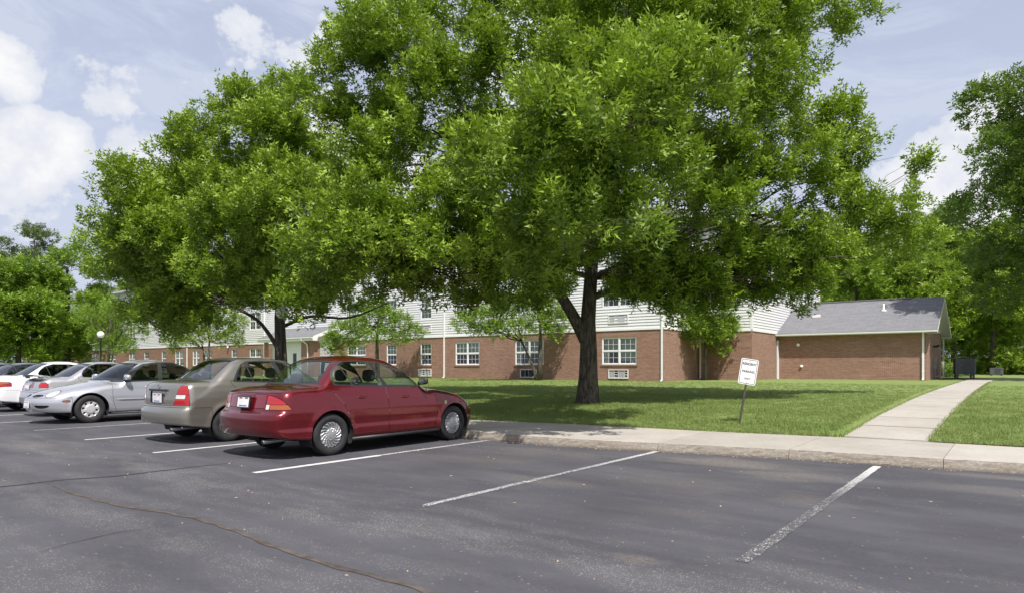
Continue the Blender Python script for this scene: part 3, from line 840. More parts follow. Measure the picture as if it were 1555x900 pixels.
def aircon(parent, F, u, z, w=1.27, h=.52, dark=False, rz=0.0):
    key = (round(w, 2), dark)
    if key not in AK:
        fr, gr, dk = MB(), MB(), MB(); t = .045
        fr.box((0, -.06, 0), (w, .05, t)); fr.box((0, -.06, h - t), (w, .05, h)); fr.box((0, -.058, t), (t, .05, h - t)); fr.box((w - t, -.058, t), (w, .05, h - t))
        bays = [(t, .30 * w, 0), (.30 * w, .50 * w, 1), (.50 * w, .82 * w, 0), (.82 * w, w - t, 1)]
        for a, b, k in bays:
            mbx = dk if (k or dark) else gr
            mbx.face([(a, .0, t), (b, .0, t), (b, .0, h - t), (a, .0, h - t)])
            n = 3 if k else 9
            for q in range(n):
                za = t + (h - 2 * t) * q / n; zb = t + (h - 2 * t) * (q + 1) / n; e = (zb - za) * .12
                (gr if not dark else dk).face([(a, -.035, za + e), (b, -.035, za + e), (b, -.012, za + e + .03), (a, -.012, za + e + .03)])
            gr.box((b - .008, -.045, t), (b + .008, 0, h - t))
        AK[key] = (fr.mesh('air_conditioner', M_ACF), gr.mesh('grille', M_ACG), dk.mesh('louvre', M_ACD))
    a, b, c = AK[key]
    o = link(bpy.data.objects.new('air_conditioner', a), parent); o.location = F.p(u, z); o.rotation_euler = (0, 0, rz)
    link(bpy.data.objects.new('grille', b), o); link(bpy.data.objects.new('louvre', c), o)
    return o
def downspout(parent, F, u, z0, z1, d=.012, w=.085, dep=.07):
    mb = MB(); fbox(mb, F, u - w / 2, u + w / 2, z0 + .12, z1, d, d + dep)
    P = lambda uu, z, dd: F.p(uu, z, dd)
    a = [P(u - w / 2, z0 + .12, d), P(u + w / 2, z0 + .12, d), P(u + w / 2, z0 + .12, d + dep), P(u - w / 2, z0 + .12, d + dep)]
    b = [P(u - w / 2, z0 + .02, d + .12), P(u + w / 2, z0 + .02, d + .12), P(u + w / 2, z0 + .06, d + .20), P(u - w / 2, z0 + .06, d + .20)]
    for i in range(4): mb.face([a[i], a[(i + 1) % 4], b[(i + 1) % 4], b[i]])
    mb.face(b)
    o = mb.build('downspout', M_TRIM, parent); bevel(o, .012, 2)
    st = MB()
    for z in (z0 + .5, (z0 + z1) / 2, z1 - .4): fbox(st, F, u - w / 2 - .02, u + w / 2 + .02, z, z + .03, d - .006, d + dep + .004)
    st.build('strap', M_TRIM, o)
    return o
def gutter(parent, F, u0, u1, z, d=0.0):
    mb = MB(); prof = [(0, 0), (.10, .0), (.125, .05), (.125, .12), (.135, .125), (.135, .13), (.115, .13), (.09, .02), (.0, .02)]
    for i in range(len(prof) - 1):
        (a, b), (c, e) = prof[i], prof[i + 1]
        mb.face([F.p(u0, z + b, d + a), F.p(u1, z + b, d + a), F.p(u1, z + e, d + c), F.p(u0, z + e, d + c)])
    for u in (u0, u1): mb.face([F.p(u, z + b, d + a) for a, b in prof[:6]])
    return mb.build('gutter', M_TRIM, parent)
def plane(mb, pts, uvo=None):
    """roof facet with shingle coordinates: first edge is the eave"""
    pts = [Vector(p) for p in pts]; e = (pts[1] - pts[0]).normalized(); n = e.cross(pts[2] - pts[0]).normalized(); s = n.cross(e)
    mb.face(pts, [((p - pts[0]).dot(e), (p - pts[0]).dot(s)) for p in pts])

YF = 33.6; GZ = .46; BT = 3.40; FL = 3.27; EZ = 9.95
apt = empty('apartment_building', (-40, YF, .5))
tag(apt, 'three storey apartment building with white siding above a brick ground floor, behind the trees', 'building')
def root_fix(root):
    """children are modelled in world coordinates: keep them there under the empty"""
    for ch in root.children:
        ch.matrix_parent_inverse = root.matrix_basis.inverted()
FM = Face((0, YF, 0), (1, 0, 0), (0, -1, 0))
X0m, X1m = -51.1, -15.37; X0l = -118
DW, DH, SW = 2.22, 1.56, 1.10
cols_main = [(-19.19, 'double', DW, (0.45, 0.9), 'ac', False), (-25.54, 'double', DW, (.5, .5), 'ac', True), (-30.70, 'double', 2.16, (.5, .5), None, False),
             (-34.10, 'single', SW, (.55,), 'ac', False), (-37.70, 'single', SW, (.4,), None, False), (-42.3, 'double', DW, (.9, .9), None, False)]
cols_left = []
def onY(x, Y=YF):
    l = (x - 777.5) / 1000; c, s = math.cos(R(37.5)), math.sin(R(37.5)); d = Y / (l * s + c); return d * (l * c - s)
for (xa, xb, k, ac) in [(379, 396, 'double', None), (351.5, 358.5, 'single', 'ac'), (309, 321, 'double', None), (292.5, 303, 'double', None), (266, 278, 'double', None), (245.5, 251, 'single', 'ac'), (219, 226, 'single', None), (165, 176, 'double', None), (196, 205, 'double', None), (140, 149, 'double', None)]:
    a, b = onY(xa), onY(xb); cols_left.append((a, k, max(.95, b - a), (.55, .45), ac, False))
holes_b, holes_s, holes_s3, wins, acs = [], [], [], [], []
sills, solds = Each('window_sill', M_SOLD, apt, .006), Each('lintel_course', M_SOLD, apt)
rw = random.Random(21)
for (u, k, w, bl, ac, dk) in cols_main + cols_left:
    for fl in range(3):
        z = 1.46 + fl * FL if fl == 0 else 4.74 + (fl - 1) * FL
        if fl == 0 and u == -42.3: z = 1.46
        hh = DH
        (holes_b if fl == 0 else holes_s).append((u, u + w, z, z + hh))
        b2 = bl if fl == 0 else tuple(rw.choice((.25, .5, .5, .95)) for _ in range(2))
        wins.append((u, z, k, w, hh, b2))
        if fl == 0:
            sills.add(FM, u - .07, u + w + .07, z - .085, z - .004, -.02, .05)
            solds.add(FM, u - .1, u + w + .1, z + hh + .002, z + hh + .21, -.02, .004)
        if ac and fl < 3:
            w2 = 1.27; ua = u + (.45 if k == 'double' else -.16)
            za = .66 if fl == 0 else z - .93
            acs.append((ua, za, w2, dk and fl == 0))
bw = MB()
wall(bw, FM, X0m, X1m, GZ, BT, [h for h in holes_b if X0m <= h[0] < X1m]); wall(bw, FM, X0l, X0m, GZ, BT, [h for h in holes_b if h[0] < X0m])
YI, X2, YW, YE = 38.57, -12.14, 43.7, 54.9
FE = Face((X1m, YF, 0), (0, 1, 0), (1, 0, 0)); wall(bw, FE, 0, YI - YF, GZ, BT)
FI = Face((0, YI, 0), (1, 0, 0), (0, -1, 0)); wall(bw, FI, X1m, X2, GZ, BT)
FX = Face((X2, YI, 0), (0, 1, 0), (1, 0, 0)); wall(bw, FX, 0, YE - YI, GZ, BT)
FB = Face((X2, YE, 0), (-1, 0, 0), (0, 1, 0)); wall(bw, FB, 0, 40, GZ, BT)
bw.build('brick_wall', M_BRICK, apt)
sd = MB(); S0 = BT + .09
siding(sd, FM, X0l, X1m, S0, EZ, holes_s); siding(sd, FE, 0, YI - YF, S0, EZ); siding(sd, FI, X1m, X2, S0, EZ); siding(sd, FX, 0, YE - YI, S0, EZ); siding(sd, FB, 0, 40, S0, EZ)
tag(sd.build('siding', M_SIDE, apt), kind='stuff')
tr = Each('starter_strip', M_TRIM, apt)
for F, a, b in ((FM, X0l, X1m), (FE, 0, YI - YF), (FI, X1m, X2), (FX, 0, YE - YI)):
    tr.add(F, a + (.04 if F is FE or F is FX else 0), b - .04, BT - .004, S0 + .004, -.03, .042)
for (x, y) in ((X1m, YF), (X2, YI), (X2, YE)):
    cb = MB(); cb.box((x - .10, y - .035 if y != YE else y - .1, S0 + .004), (x + .035, y + .10 if y != YE else y + .035, EZ)); cb.build('corner_board', M_TRIM, apt)
for (u, z, k, w, h, bl) in wins: window(apt, FM, u, z, k, w, h, bl, curtain=rw.random() < .6)
for (u, z, w, dk) in acs: aircon(apt, FM, u, z, w, .52, dk)
downspout(apt, FM, X1m - .05, .50, EZ - .1); downspout(apt, FM, -31.72, .52, EZ - .1)
downspout(apt, FI, X1m + .16, .58, EZ - .1); downspout(apt, FM, onY(402), .52, EZ - .1); downspout(apt, FM, onY(284.5), .52, EZ - .1)
# main roof with overhanging eaves
rf = MB(); OV = .5; RZ = 13.4; Yr = 44.0
plane(rf, [(X0l, YF - OV, EZ + .1), (X1m + OV, YF - OV, EZ + .1), (X1m - 8, Yr, RZ), (X0l, Yr, RZ)])
plane(rf, [(X2 + OV, YI - OV, EZ + .1), (X2 + OV, YE + OV, EZ + .1), (X1m - 8, 46.7, RZ - .2), (X1m - 8, 46.6, RZ - .2)])
plane(rf, [(X1m + OV, YF - OV, EZ + .1), (X1m + OV, YI - OV, EZ + .1), (X1m - 8, Yr, RZ)])
plane(rf, [(X2 + OV, YE + OV, EZ + .1), (X0l, YE + OV, EZ + .1), (X0l, Yr, RZ), (X1m - 8, 46.7, RZ - .2)])
plane(rf, [(X1m, YI - OV, EZ + .1), (X2 + OV, YI - OV, EZ + .1), (X1m - 8, 46.6, RZ - .2)])
rf.build('roof', M_SHING, apt)
ea = Each('eave', M_SOFF, apt)
for F, a, b in ((FM, X0l, X1m + OV), (FE, -OV + .002, YI - YF - OV - .002), (FI, X1m + .002, X2 + OV), (FX, -OV + .002, YE - YI + OV)):
    ea.add(F, a, b, EZ - .02, EZ + .085, -.02, OV)
gutter(apt, FM, X0l, X1m + OV, EZ - .02, OV); gutter(apt, FI, X1m + OV, X2 + OV, EZ - .02, OV)
# small wall lamp by the left block
def wall_light(parent, p, n):
    mb = MB(); mb.box((p[0] - .05, p[1] - .02, p[2]), (p[0] + .05, p[1] + .02, p[2] + .14)); o = mb.build('wall_light', M_BLK, parent)
    g = MB(); g.lathe([(0, -.105), (.05, -.095), (.09, -.05), (.105, 0), (.09, .05), (.05, .09), (0, .1)], 16, org=(p[0] + n[0] * .12, p[1] + n[1] * .12, p[2])); g.build('globe', M_GLOBE, o, True)
    return o
wall_light(apt, (onY(348), YF - .03, 3.22), (0, -1))

# entrance pavilion in front of the facade
PXa, PXb, PY, PE = -51.0, -44.0, 31.7, 3.62
FP = Face((0, PY, 0), (1, 0, 0), (0, -1, 0)); FQ = Face((PXb, PY, 0), (0, 1, 0), (1, 0, 0))
pv = MB(); wall(pv, FP, PXa, -50.3, GZ, PE); pv.build('brick_pier', M_BRICK, apt)
pv = MB(); wall(pv, FP, -45.7, PXb, GZ, PE); wall(pv, FQ, 0, .55, GZ, PE); pv.build('brick_pier', M_BRICK, apt)
pw = MB(); siding(pw, FQ, .55, YF - PY, GZ, PE - .25, course=.11); pw.build('grey_siding', M_LAP, apt)
FR = Face((0, PY + .35, 0), (1, 0, 0), (0, -1, 0))
dw = MB(); dh = (-47.5, -46.7, GZ, 2.65); wh = (-49.6, -48.55, 1.0, 2.7)
wall(dw, FR, -50.3, -45.7, GZ, PE, [wh, dh], .08); dw.build('entrance_wall', M_DOORW, apt)
window(apt, FR, -49.6, 1.0, 'single', 1.05, 1.7, (.2,), False)
dr = MB(); F = FR; fbox(dr, F, -47.5, -47.35, GZ, 2.65, -.06, -.01); fbox(dr, F, -46.85, -46.7, GZ, 2.65, -.06, -.01); fbox(dr, F, -47.35, -46.85, 2.45, 2.65, -.06, -.01); fbox(dr, F, -47.35, -46.85, GZ, 1.0, -.06, -.01)
d_o = dr.build('door', M_DOORW, apt)
dg = MB(); fbox(dg, F, -47.352, -46.848, .998, 2.452, -.05, -.03); dg.build('pane', M_ACD, d_o)
pr = MB(); PR = 6.3; Yp = 38.0
plane(pr, [(PXa - .3, PY - .45, PE + .1), (PXb + .45, PY - .45, PE + .1), (PXb + .45, Yp, PR), (PXa - .3, Yp, PR)])
pr.face([(PXa - .3, PY - .45, PE + .06), (PXb + .45, PY - .45, PE + .06), (PXb + .45, Yp, PR - .04), (PXa - .3, Yp, PR - .04)][::-1], None)
pr.build('entrance_roof', M_SHING, apt)
pe = MB(); fbox(pe, FP, PXa - .3, PXb + .45, PE - .22, PE + .06, .0, .43); pe.build('entrance_eave', M_TRIM, apt)
slope = (PR - PE - .1) / (Yp - PY + .45)
rk = MB()
for k in range(8):
    ya, yb = PY - .45 + k * .9, PY - .45 + (k + 1) * .9
    za, zb = PE + .1 + (ya - PY + .45) * slope, PE + .1 + (yb - PY + .45) * slope
    rk.face([(PXb + .452, ya, za - .26), (PXb + .452, yb, zb - .26), (PXb + .452, yb, zb + .01), (PXb + .452, ya, za + .01)])
    rk.face([(PXb, ya, za - .26), (PXb, yb, zb - .26), (PXb + .452, yb, zb - .26), (PXb + .452, ya, za - .26)])
rk.build('rake_board', M_TRIM, apt)
gs = MB()
siding(gs, FQ, 0, YF - PY, PE - .25, PE + 1.2, course=.11, top=lambda z: (max(0, (z - PE + .1) / slope - .2), YF - PY)); tag(gs.build('gable_siding', M_SIDE, apt), kind='stuff')
gutter(apt, FP, PXa - .3, PXb + .45, PE - .05, .43); 
mb = MB(); mb.tube([(-45.0, PY - .50, PE - .05), (-44.95, PY - .45, PE - .2), (-44.75, PY - .12, PE - .5), (-44.72, PY - .08, PE - .8), (-44.72, PY - .08, .55)], .055, 8); mb.build('downspout', M_TRIM, apt, True)
root_fix(apt)

# single storey brick wing on the right
ann = empty('brick_annex', (-8, YW, .5)); tag(ann, 'low brick wing with grey shingled gable roof and white gutter', 'building')
AX0, AX1, AZ = X2 + .01, -4.06, 3.26; AYB = 52.6
FA = Face((0, YW, 0), (1, 0, 0), (0, -1, 0)); FG = Face((AX1, YW, 0), (0, 1, 0), (1, 0, 0)); FZ = Face((0, AYB, 0), (-1, 0, 0), (0, 1, 0))
aw = MB(); wall(aw, FA, AX0, AX1, GZ, AZ + .1); wall(aw, FG, 0, AYB - YW, GZ, AZ + .25); wall(aw, FZ, -AX1, -AX0, GZ, AZ + .1)
aw.build('brick_wall', M_BRICK, ann)
OVA = .42; RK = .55; AYR = (YW + AYB) / 2; ARZ = 5.62; AE = 3.40
ar = MB()
f = [(AX0 - .02, YW - OVA, AE), (AX1 + RK, YW - OVA, AE), (AX1 + RK, AYR, ARZ), (AX0 - .02, AYR, ARZ)]; plane(ar, f)
b = [(AX1 + RK, AYB + OVA, AE), (AX0 - .02, AYB + OVA, AE), (AX0 - .02, AYR, ARZ), (AX1 + RK, AYR, ARZ)]; plane(ar, b)
for q in (f, b): ar.face([(p[0], p[1], p[2] - .05) for p in q][::-1])
ar.build('roof', M_SHING, ann)
ae = Each('eave', M_SOFF, ann); ae.add(FA, AX0, AX1 + RK, AZ, AE - .055, .0, OVA); ae.add(FZ, -AX1 - RK, -AX0, AZ, AE - .055, 0, OVA)
gutter(ann, FA, AX0, AX1 + RK, AE - .145, OVA)
sl_ = (ARZ - AE) / (AYR - YW + OVA)
ag = MB(); hf = (AYB - YW) / 2
siding(ag, FG, 0, AYB - YW, AZ + .25, ARZ - .1, course=.11, top=lambda z: (max(0, (z - AE) / sl_ - OVA + .12), min(AYB - YW, AYB - YW - ((z - AE) / sl_ - OVA + .12)))); tag(ag.build('gable_siding', M_SIDE, ann), kind='stuff')
ak = MB()
for sgn in (0, 1):
    for k in range(8):
        t0, t1 = k / 8, (k + 1) / 8; L = AYR - YW + OVA
        Y = (lambda t: YW - OVA + t * L) if sgn == 0 else (lambda t: AYB + OVA - t * L)
        za, zb = AE + t0 * L * sl_, AE + t1 * L * sl_; x = AX1 + RK + .002
        ak.face([(x, Y(t0), za - .22), (x, Y(t1), zb - .22), (x, Y(t1), zb + .015), (x, Y(t0), za + .015)])
        ak.face([(AX1, Y(t0), za - .22), (AX1, Y(t1), zb - .22), (x, Y(t1), zb - .22), (x, Y(t0), za - .22)])
ak.build('rake_board', M_SOFF, ann)
downspout(ann, FA, AX1 - .16, .54, AE - .14, .012, .10, .08)
rv = MB(); rv.box((AX0 + 1.1, AYR - .14, ARZ - .03), (AX1 - 1.2, AYR + .14, ARZ + .05)); rv.build('ridge_vent', M_SHING, ann)
def on_roof(x, t): return (x, YW - OVA + t * (AYR - YW + OVA), AE + t * (ARZ - AE))
p = on_roof(-6.55, .62); mb = MB(); mb.lathe([(.16, -.03), (.16, .02), (.05, .08), (.05, .42), (0, .42)], 14, org=p); mb.build('vent_pipe', M_TRIM, ann, True)
p = on_roof(-10.3, .52); mb = MB(); mb.box((p[0] - .22, p[1] - .16, p[2] - .05), (p[0] + .22, p[1] + .16, p[2] + .14)); o = mb.build('roof_vent', M_TRIM, ann); bevel(o, .04, 2)
wall_light(ann, (-10.87, YW - .02, 2.70), (0, -1))
mb = MB(); mb.lathe([(0, -.10), (.075, -.09), (.09, 0)], 14, 'Y', org=(-10.71, YW, 1.36)); mb.build('hose_cover', M_TRIM, ann, True)
mb = MB(); mb.box((X2 + .02, YW - .30, .50), (X2 + .09, YW - .02, 3.0)); mb.build('pipe_chase', M_TRIM, ann)
mb = MB(); mb.box((AX1, 47.3, 2.5), (AX1 + .16, 47.42, 2.62)); mb.tube([(AX1 + .16, 47.36, 2.56), (AX1 + .3, 47.2, 2.62)], .06, 8); mb.tube([(AX1 + .16, 47.36, 2.56), (AX1 + .3, 47.5, 2.62)], .06, 8); mb.build('flood_light', M_BLK, ann)
mb = MB(); mb.box((AX1, 47.4, 1.2), (AX1 + .14, 47.9, 1.95)); o = mb.build('meter_box', M_METAL, ann); bevel(o, .02)
mb = MB(); mb.tube([(AX1 + .06, 47.6, 1.2), (AX1 + .06, 47.6, .7), (AX1 + .06, 49.3, .75)], .035, 8); mb.build('conduit', M_METAL, ann)
downspout(ann, Face((0, AYB + OVA, 0), (1, 0, 0), (0, 1, 0)), AX1 + .1, .55, AE - .1)
root_fix(ann)

# ------------------------------------------------------------------ trees
def unit(v): return v / np.maximum(np.linalg.norm(v, axis=-1, keepdims=True), 1e-9)
def crown_mesh(name, lobes, n_shoots, m, rng, nl=6, nlf=5, leaf_l=.24, lf_l=.105, lf_w=.036, shoot=.45, up=.5, squash=.8, droop=.35, inner=.5, lift=.3, axn=.3, ang=(.5, 1.15)):
    """leaf sprays: shoots on the lobes' surfaces, each with compound leaves of several leaflets"""
    L = np.array(lobes, float); pr = L[:, 3] ** 2; pr /= pr.sum()
    idx = rng.choice(len(L), n_shoots, p=pr)
    d = unit(rng.normal(size=(n_shoots, 3))); d[:, 2] += lift; d = unit(d)
    r = L[idx, 3] * (inner + (1 - inner) * rng.random(n_shoots) ** .45) * rng.uniform(.85, 1.12, n_shoots)
    pos = L[idx, :3] + d * r[:, None] * np.array([1, 1, squash])
    ax = unit(d * .75 + np.array([0, 0, up]) + rng.normal(size=(n_shoots, 3)) * axn)
    sl = shoot * rng.uniform(.6, 1.25, n_shoots)
    # leaves
    N = n_shoots * nl
    A = np.repeat(ax, nl, 0); Pp = np.repeat(pos, nl, 0); S = np.repeat(sl, nl)
    t = np.tile(np.linspace(.25, 1, nl), n_shoots) + rng.uniform(-.1, .1, N)
    q = unit(np.cross(A, unit(rng.normal(size=(N, 3)))))
    th = rng.uniform(*ang, N) * (1.15 - .45 * t)
    ld = unit(A * np.cos(th)[:, None] + q * np.sin(th)[:, None] + np.array([0, 0, -1]) * (droop * rng.random(N))[:, None])
    lp = Pp + A * ((t - .6) * S)[:, None]
    ll = leaf_l * rng.uniform(.7, 1.25, N)
    nrm = unit(np.cross(ld, np.cross(np.array([0, 0, 1.0]) + rng.normal(size=(N, 3)) * .5, ld)))
    sd = np.cross(ld, nrm)
    tint_leaf = np.clip(np.repeat(rng.beta(2, 2, n_shoots), nl) * .35 + .30 * rng.random(N) + .55 * t - .18, 0, 1)  # young tips paler; lit tips and dark inner leaves also painted into the tint
    # leaflets: one at the tip, pairs along the stalk
    K = nlf; Vs = np.empty((N, K, 3, 3))
    for k in range(K):
        if k == 0: f = .72; s = 0.0
        else:
            pair = (k - 1) // 2; npair = max(1, (K - 1) // 2); f = .25 + .42 * (pair / max(1, npair - 1) if npair > 1 else .5); s = 1 if k % 2 else -1
        base = lp + ld * (ll * f)[:, None]
        dr = unit(ld * (1.0 if s == 0 else .62) + sd * (.80 * s) + rng.normal(size=(N, 3)) * .16 - np.array([0, 0, .12]))
        n2 = unit(nrm + rng.normal(size=(N, 3)) * .38); w = unit(np.cross(dr, n2))
        l_ = (lf_l * rng.uniform(.75, 1.25, N))[:, None]; w_ = (lf_w * rng.uniform(.8, 1.2, N))[:, None] * .5
        Vs[:, k, 0] = base + dr * l_ * .10 - w * w_ * 1.05; Vs[:, k, 1] = base + dr * l_; Vs[:, k, 2] = base + dr * l_ * .28 + w * w_ * 1.05
    Q = np.arange(N * K * 3).reshape(-1, 3)
    return np_mesh(name, Vs.reshape(-1, 3), Q, m, tint=np.repeat(tint_leaf, K), nv=3), pos

def bez(a, b, sag, n, rng, wob):
    a, b = np.array(a, float), np.array(b, float); pts = []
    L = np.linalg.norm(b - a)
    c = a + (b - a) * .5 + np.array([0, 0, sag * L])
    for i in range(n + 1):
        t = i / n; p = (1 - t) ** 2 * a + 2 * t * (1 - t) * c + t * t * b
        if 0 < i < n: p = p + rng.normal(size=3) * wob * L
        pts.append(p)
    return pts

def tree(name, label, base, trunk_pts, trunk_r, lobes, n_shoots, leafm, barkm, seed, group=None, limbs=(), cat='tree', twigs=5, ngroup=7, fork=None, separate=False, sides=10, nodes=None, **kw):
    rng = np.random.default_rng(seed)
    root = empty(name, base); tag(root, label, cat, group)
    lobes = [tuple(l) for l in lobes]
    mb = MB()
    tp = [Vector(p) for p in trunk_pts]
    # flare at the foot and a slightly lumpy stem
    n0 = 9; P = []; Rr = []
    for i in range(n0):
        t = i / (n0 - 1); k = t * (len(tp) - 1); a = int(min(k, len(tp) - 2)); f = k - a
        P.append(tp[a].lerp(tp[a + 1], f)); z = P[-1].z
        rr = np.interp(t, [0, 1], trunk_r) * (1 + .22 * math.exp(-z / (trunk_r[0] * .9))) * rng.uniform(.96, 1.04); Rr.append(rr)
    P[0] = P[0] - Vector((0, 0, .15))
    P.insert(1, tp[0] + Vector((0, 0, trunk_r[0] * .35))); Rr.insert(1, (trunk_r[0] * 1.20)); Rr[0] = trunk_r[0] * 1.42
    mb.tube(P, Rr, max(sides, 12) if separate else sides)
    # limbs: group the lobes by bearing, one limb to each group, a branch to each lobe
    L = np.array(nodes if nodes is not None else lobes); fk = np.array(fork if fork is not None else tp[-1]); 
    cen = L[rng.choice(len(L), min(ngroup, len(L)), replace=False), :3].copy()
    for _ in range(8):
        lab = np.argmin(((L[:, None, :3] - cen[None]) ** 2).sum(-1), 1)
        for g in range(len(cen)):
            if (lab == g).any(): cen[g] = L[lab == g, :3].mean(0)
    limb_objs = []; tz = [np.array(p) for p in tp]
    stemline = []
    for i in range(len(tp) - 1):
        for t in np.linspace(0, 1, 8): stemline.append(np.array(tp[i].lerp(tp[i + 1], t)))
    stemline = np.array(stemline); okz = stemline[:, 2] >= fk[2] - .01; stemline = stemline[okz] if okz.any() else stemline[-1:]
    for g in range(len(cen)):
        mem = L[lab == g]
        if not len(mem): continue
        lm = MB() if separate else mb
        c = cen[g]
        # leave the stem well below the group's centre
        want = c[2] - .55 * np.linalg.norm((c - fk)[:2]); s0 = stemline[np.argmin(np.abs(stemline[:, 2] - max(want, fk[2])))]
        tip = s0 + (c - s0) * .82
        pts = bez(s0, tip, .10, 7, rng, .018); r0 = trunk_r[1] * (.62 if len(mem) > 2 else .45) * rng.uniform(.85, 1.1)
        lm.tube(pts, list(np.linspace(r0, r0 * .38, len(pts))), 8 if separate else 6)
        for m_ in mem:
            e = m_[:3] + rng.normal(size=3) * .15; 
            j = 2 + int(rng.integers(0, 5)); s1 = np.array(pts[min(j, len(pts) - 1)])
            bp = bez(s1, e, .07, 5, rng, .03); rb = r0 * .40
            lm.tube(bp, list(np.linspace(rb, rb * .3, len(bp))), 5)
            for _ in range(twigs):
                s2 = np.array(bp[int(rng.integers(2, len(bp)))]); dv = unit(rng.normal(size=3)); dv[2] += .3
                e2 = m_[:3] + dv * m_[3] * rng.uniform(.7, 1.0)
                lm.tube(bez(s2, e2, .05, 3, rng, .05), [rb * .28, rb * .2, rb * .13, rb * .06], 4, cap=False)
        if separate:
            limb_objs.append(lm.build('limb', barkm, root, True))
    for (pts, r0, r1) in limbs:
        V_ = [Vector(p) for p in pts]; Q_ = []
        for i in range(len(V_) - 1):
            for q in range(4):
                a, b, c, d = V_[max(i - 1, 0)], V_[i], V_[i + 1], V_[min(i + 2, len(V_) - 1)]; t = q / 4
                Q_.append(.5 * ((2 * b) + (c - a) * t + (2 * a - 5 * b + 4 * c - d) * t * t + (3 * b - a - 3 * c + d) * t ** 3))
        Q_.append(V_[-1]); lm = MB(); lm.tube(Q_, list(np.linspace(r0, r1, len(Q_)))); lm.build('limb', barkm, root, True)
    mb.build('trunk', barkm, root, True)
    me, pos = crown_mesh('crown', lobes, n_shoots, leafm, rng, **kw)
    cr = link(bpy.data.objects.new('crown', me), root); tag(cr, kind='stuff')
    return root

def lobe_field(rng, centre, radii, n, r, zmin, fmin=.45, reject=None, sep=.75):
    out = []; tries = 0
    while len(out) < n and tries < n * 60:
        tries += 1
        d = unit(rng.normal(size=3)); f = fmin + (1 - fmin) * rng.random() ** .6
        p = np.array(centre) + d * np.array(radii) * f
        if p[2] < zmin: continue
        rr = rng.uniform(*r)
        if reject is not None and reject(p): continue
        if any(np.linalg.norm(p - q[:3]) < sep * (rr + q[3]) * .5 for q in map(np.array, out)): continue
        out.append((*p, rr))
    return out

CA, SA = math.cos(R(37.5)), math.sin(R(37.5))
RGT = np.array([CA, SA, 0.0]); FWD = np.array([-SA, CA, 0.0])     # along / away from the street side of the row
def lat(l, d, z): return RGT * l + FWD * d + np.array([0, 0, z])

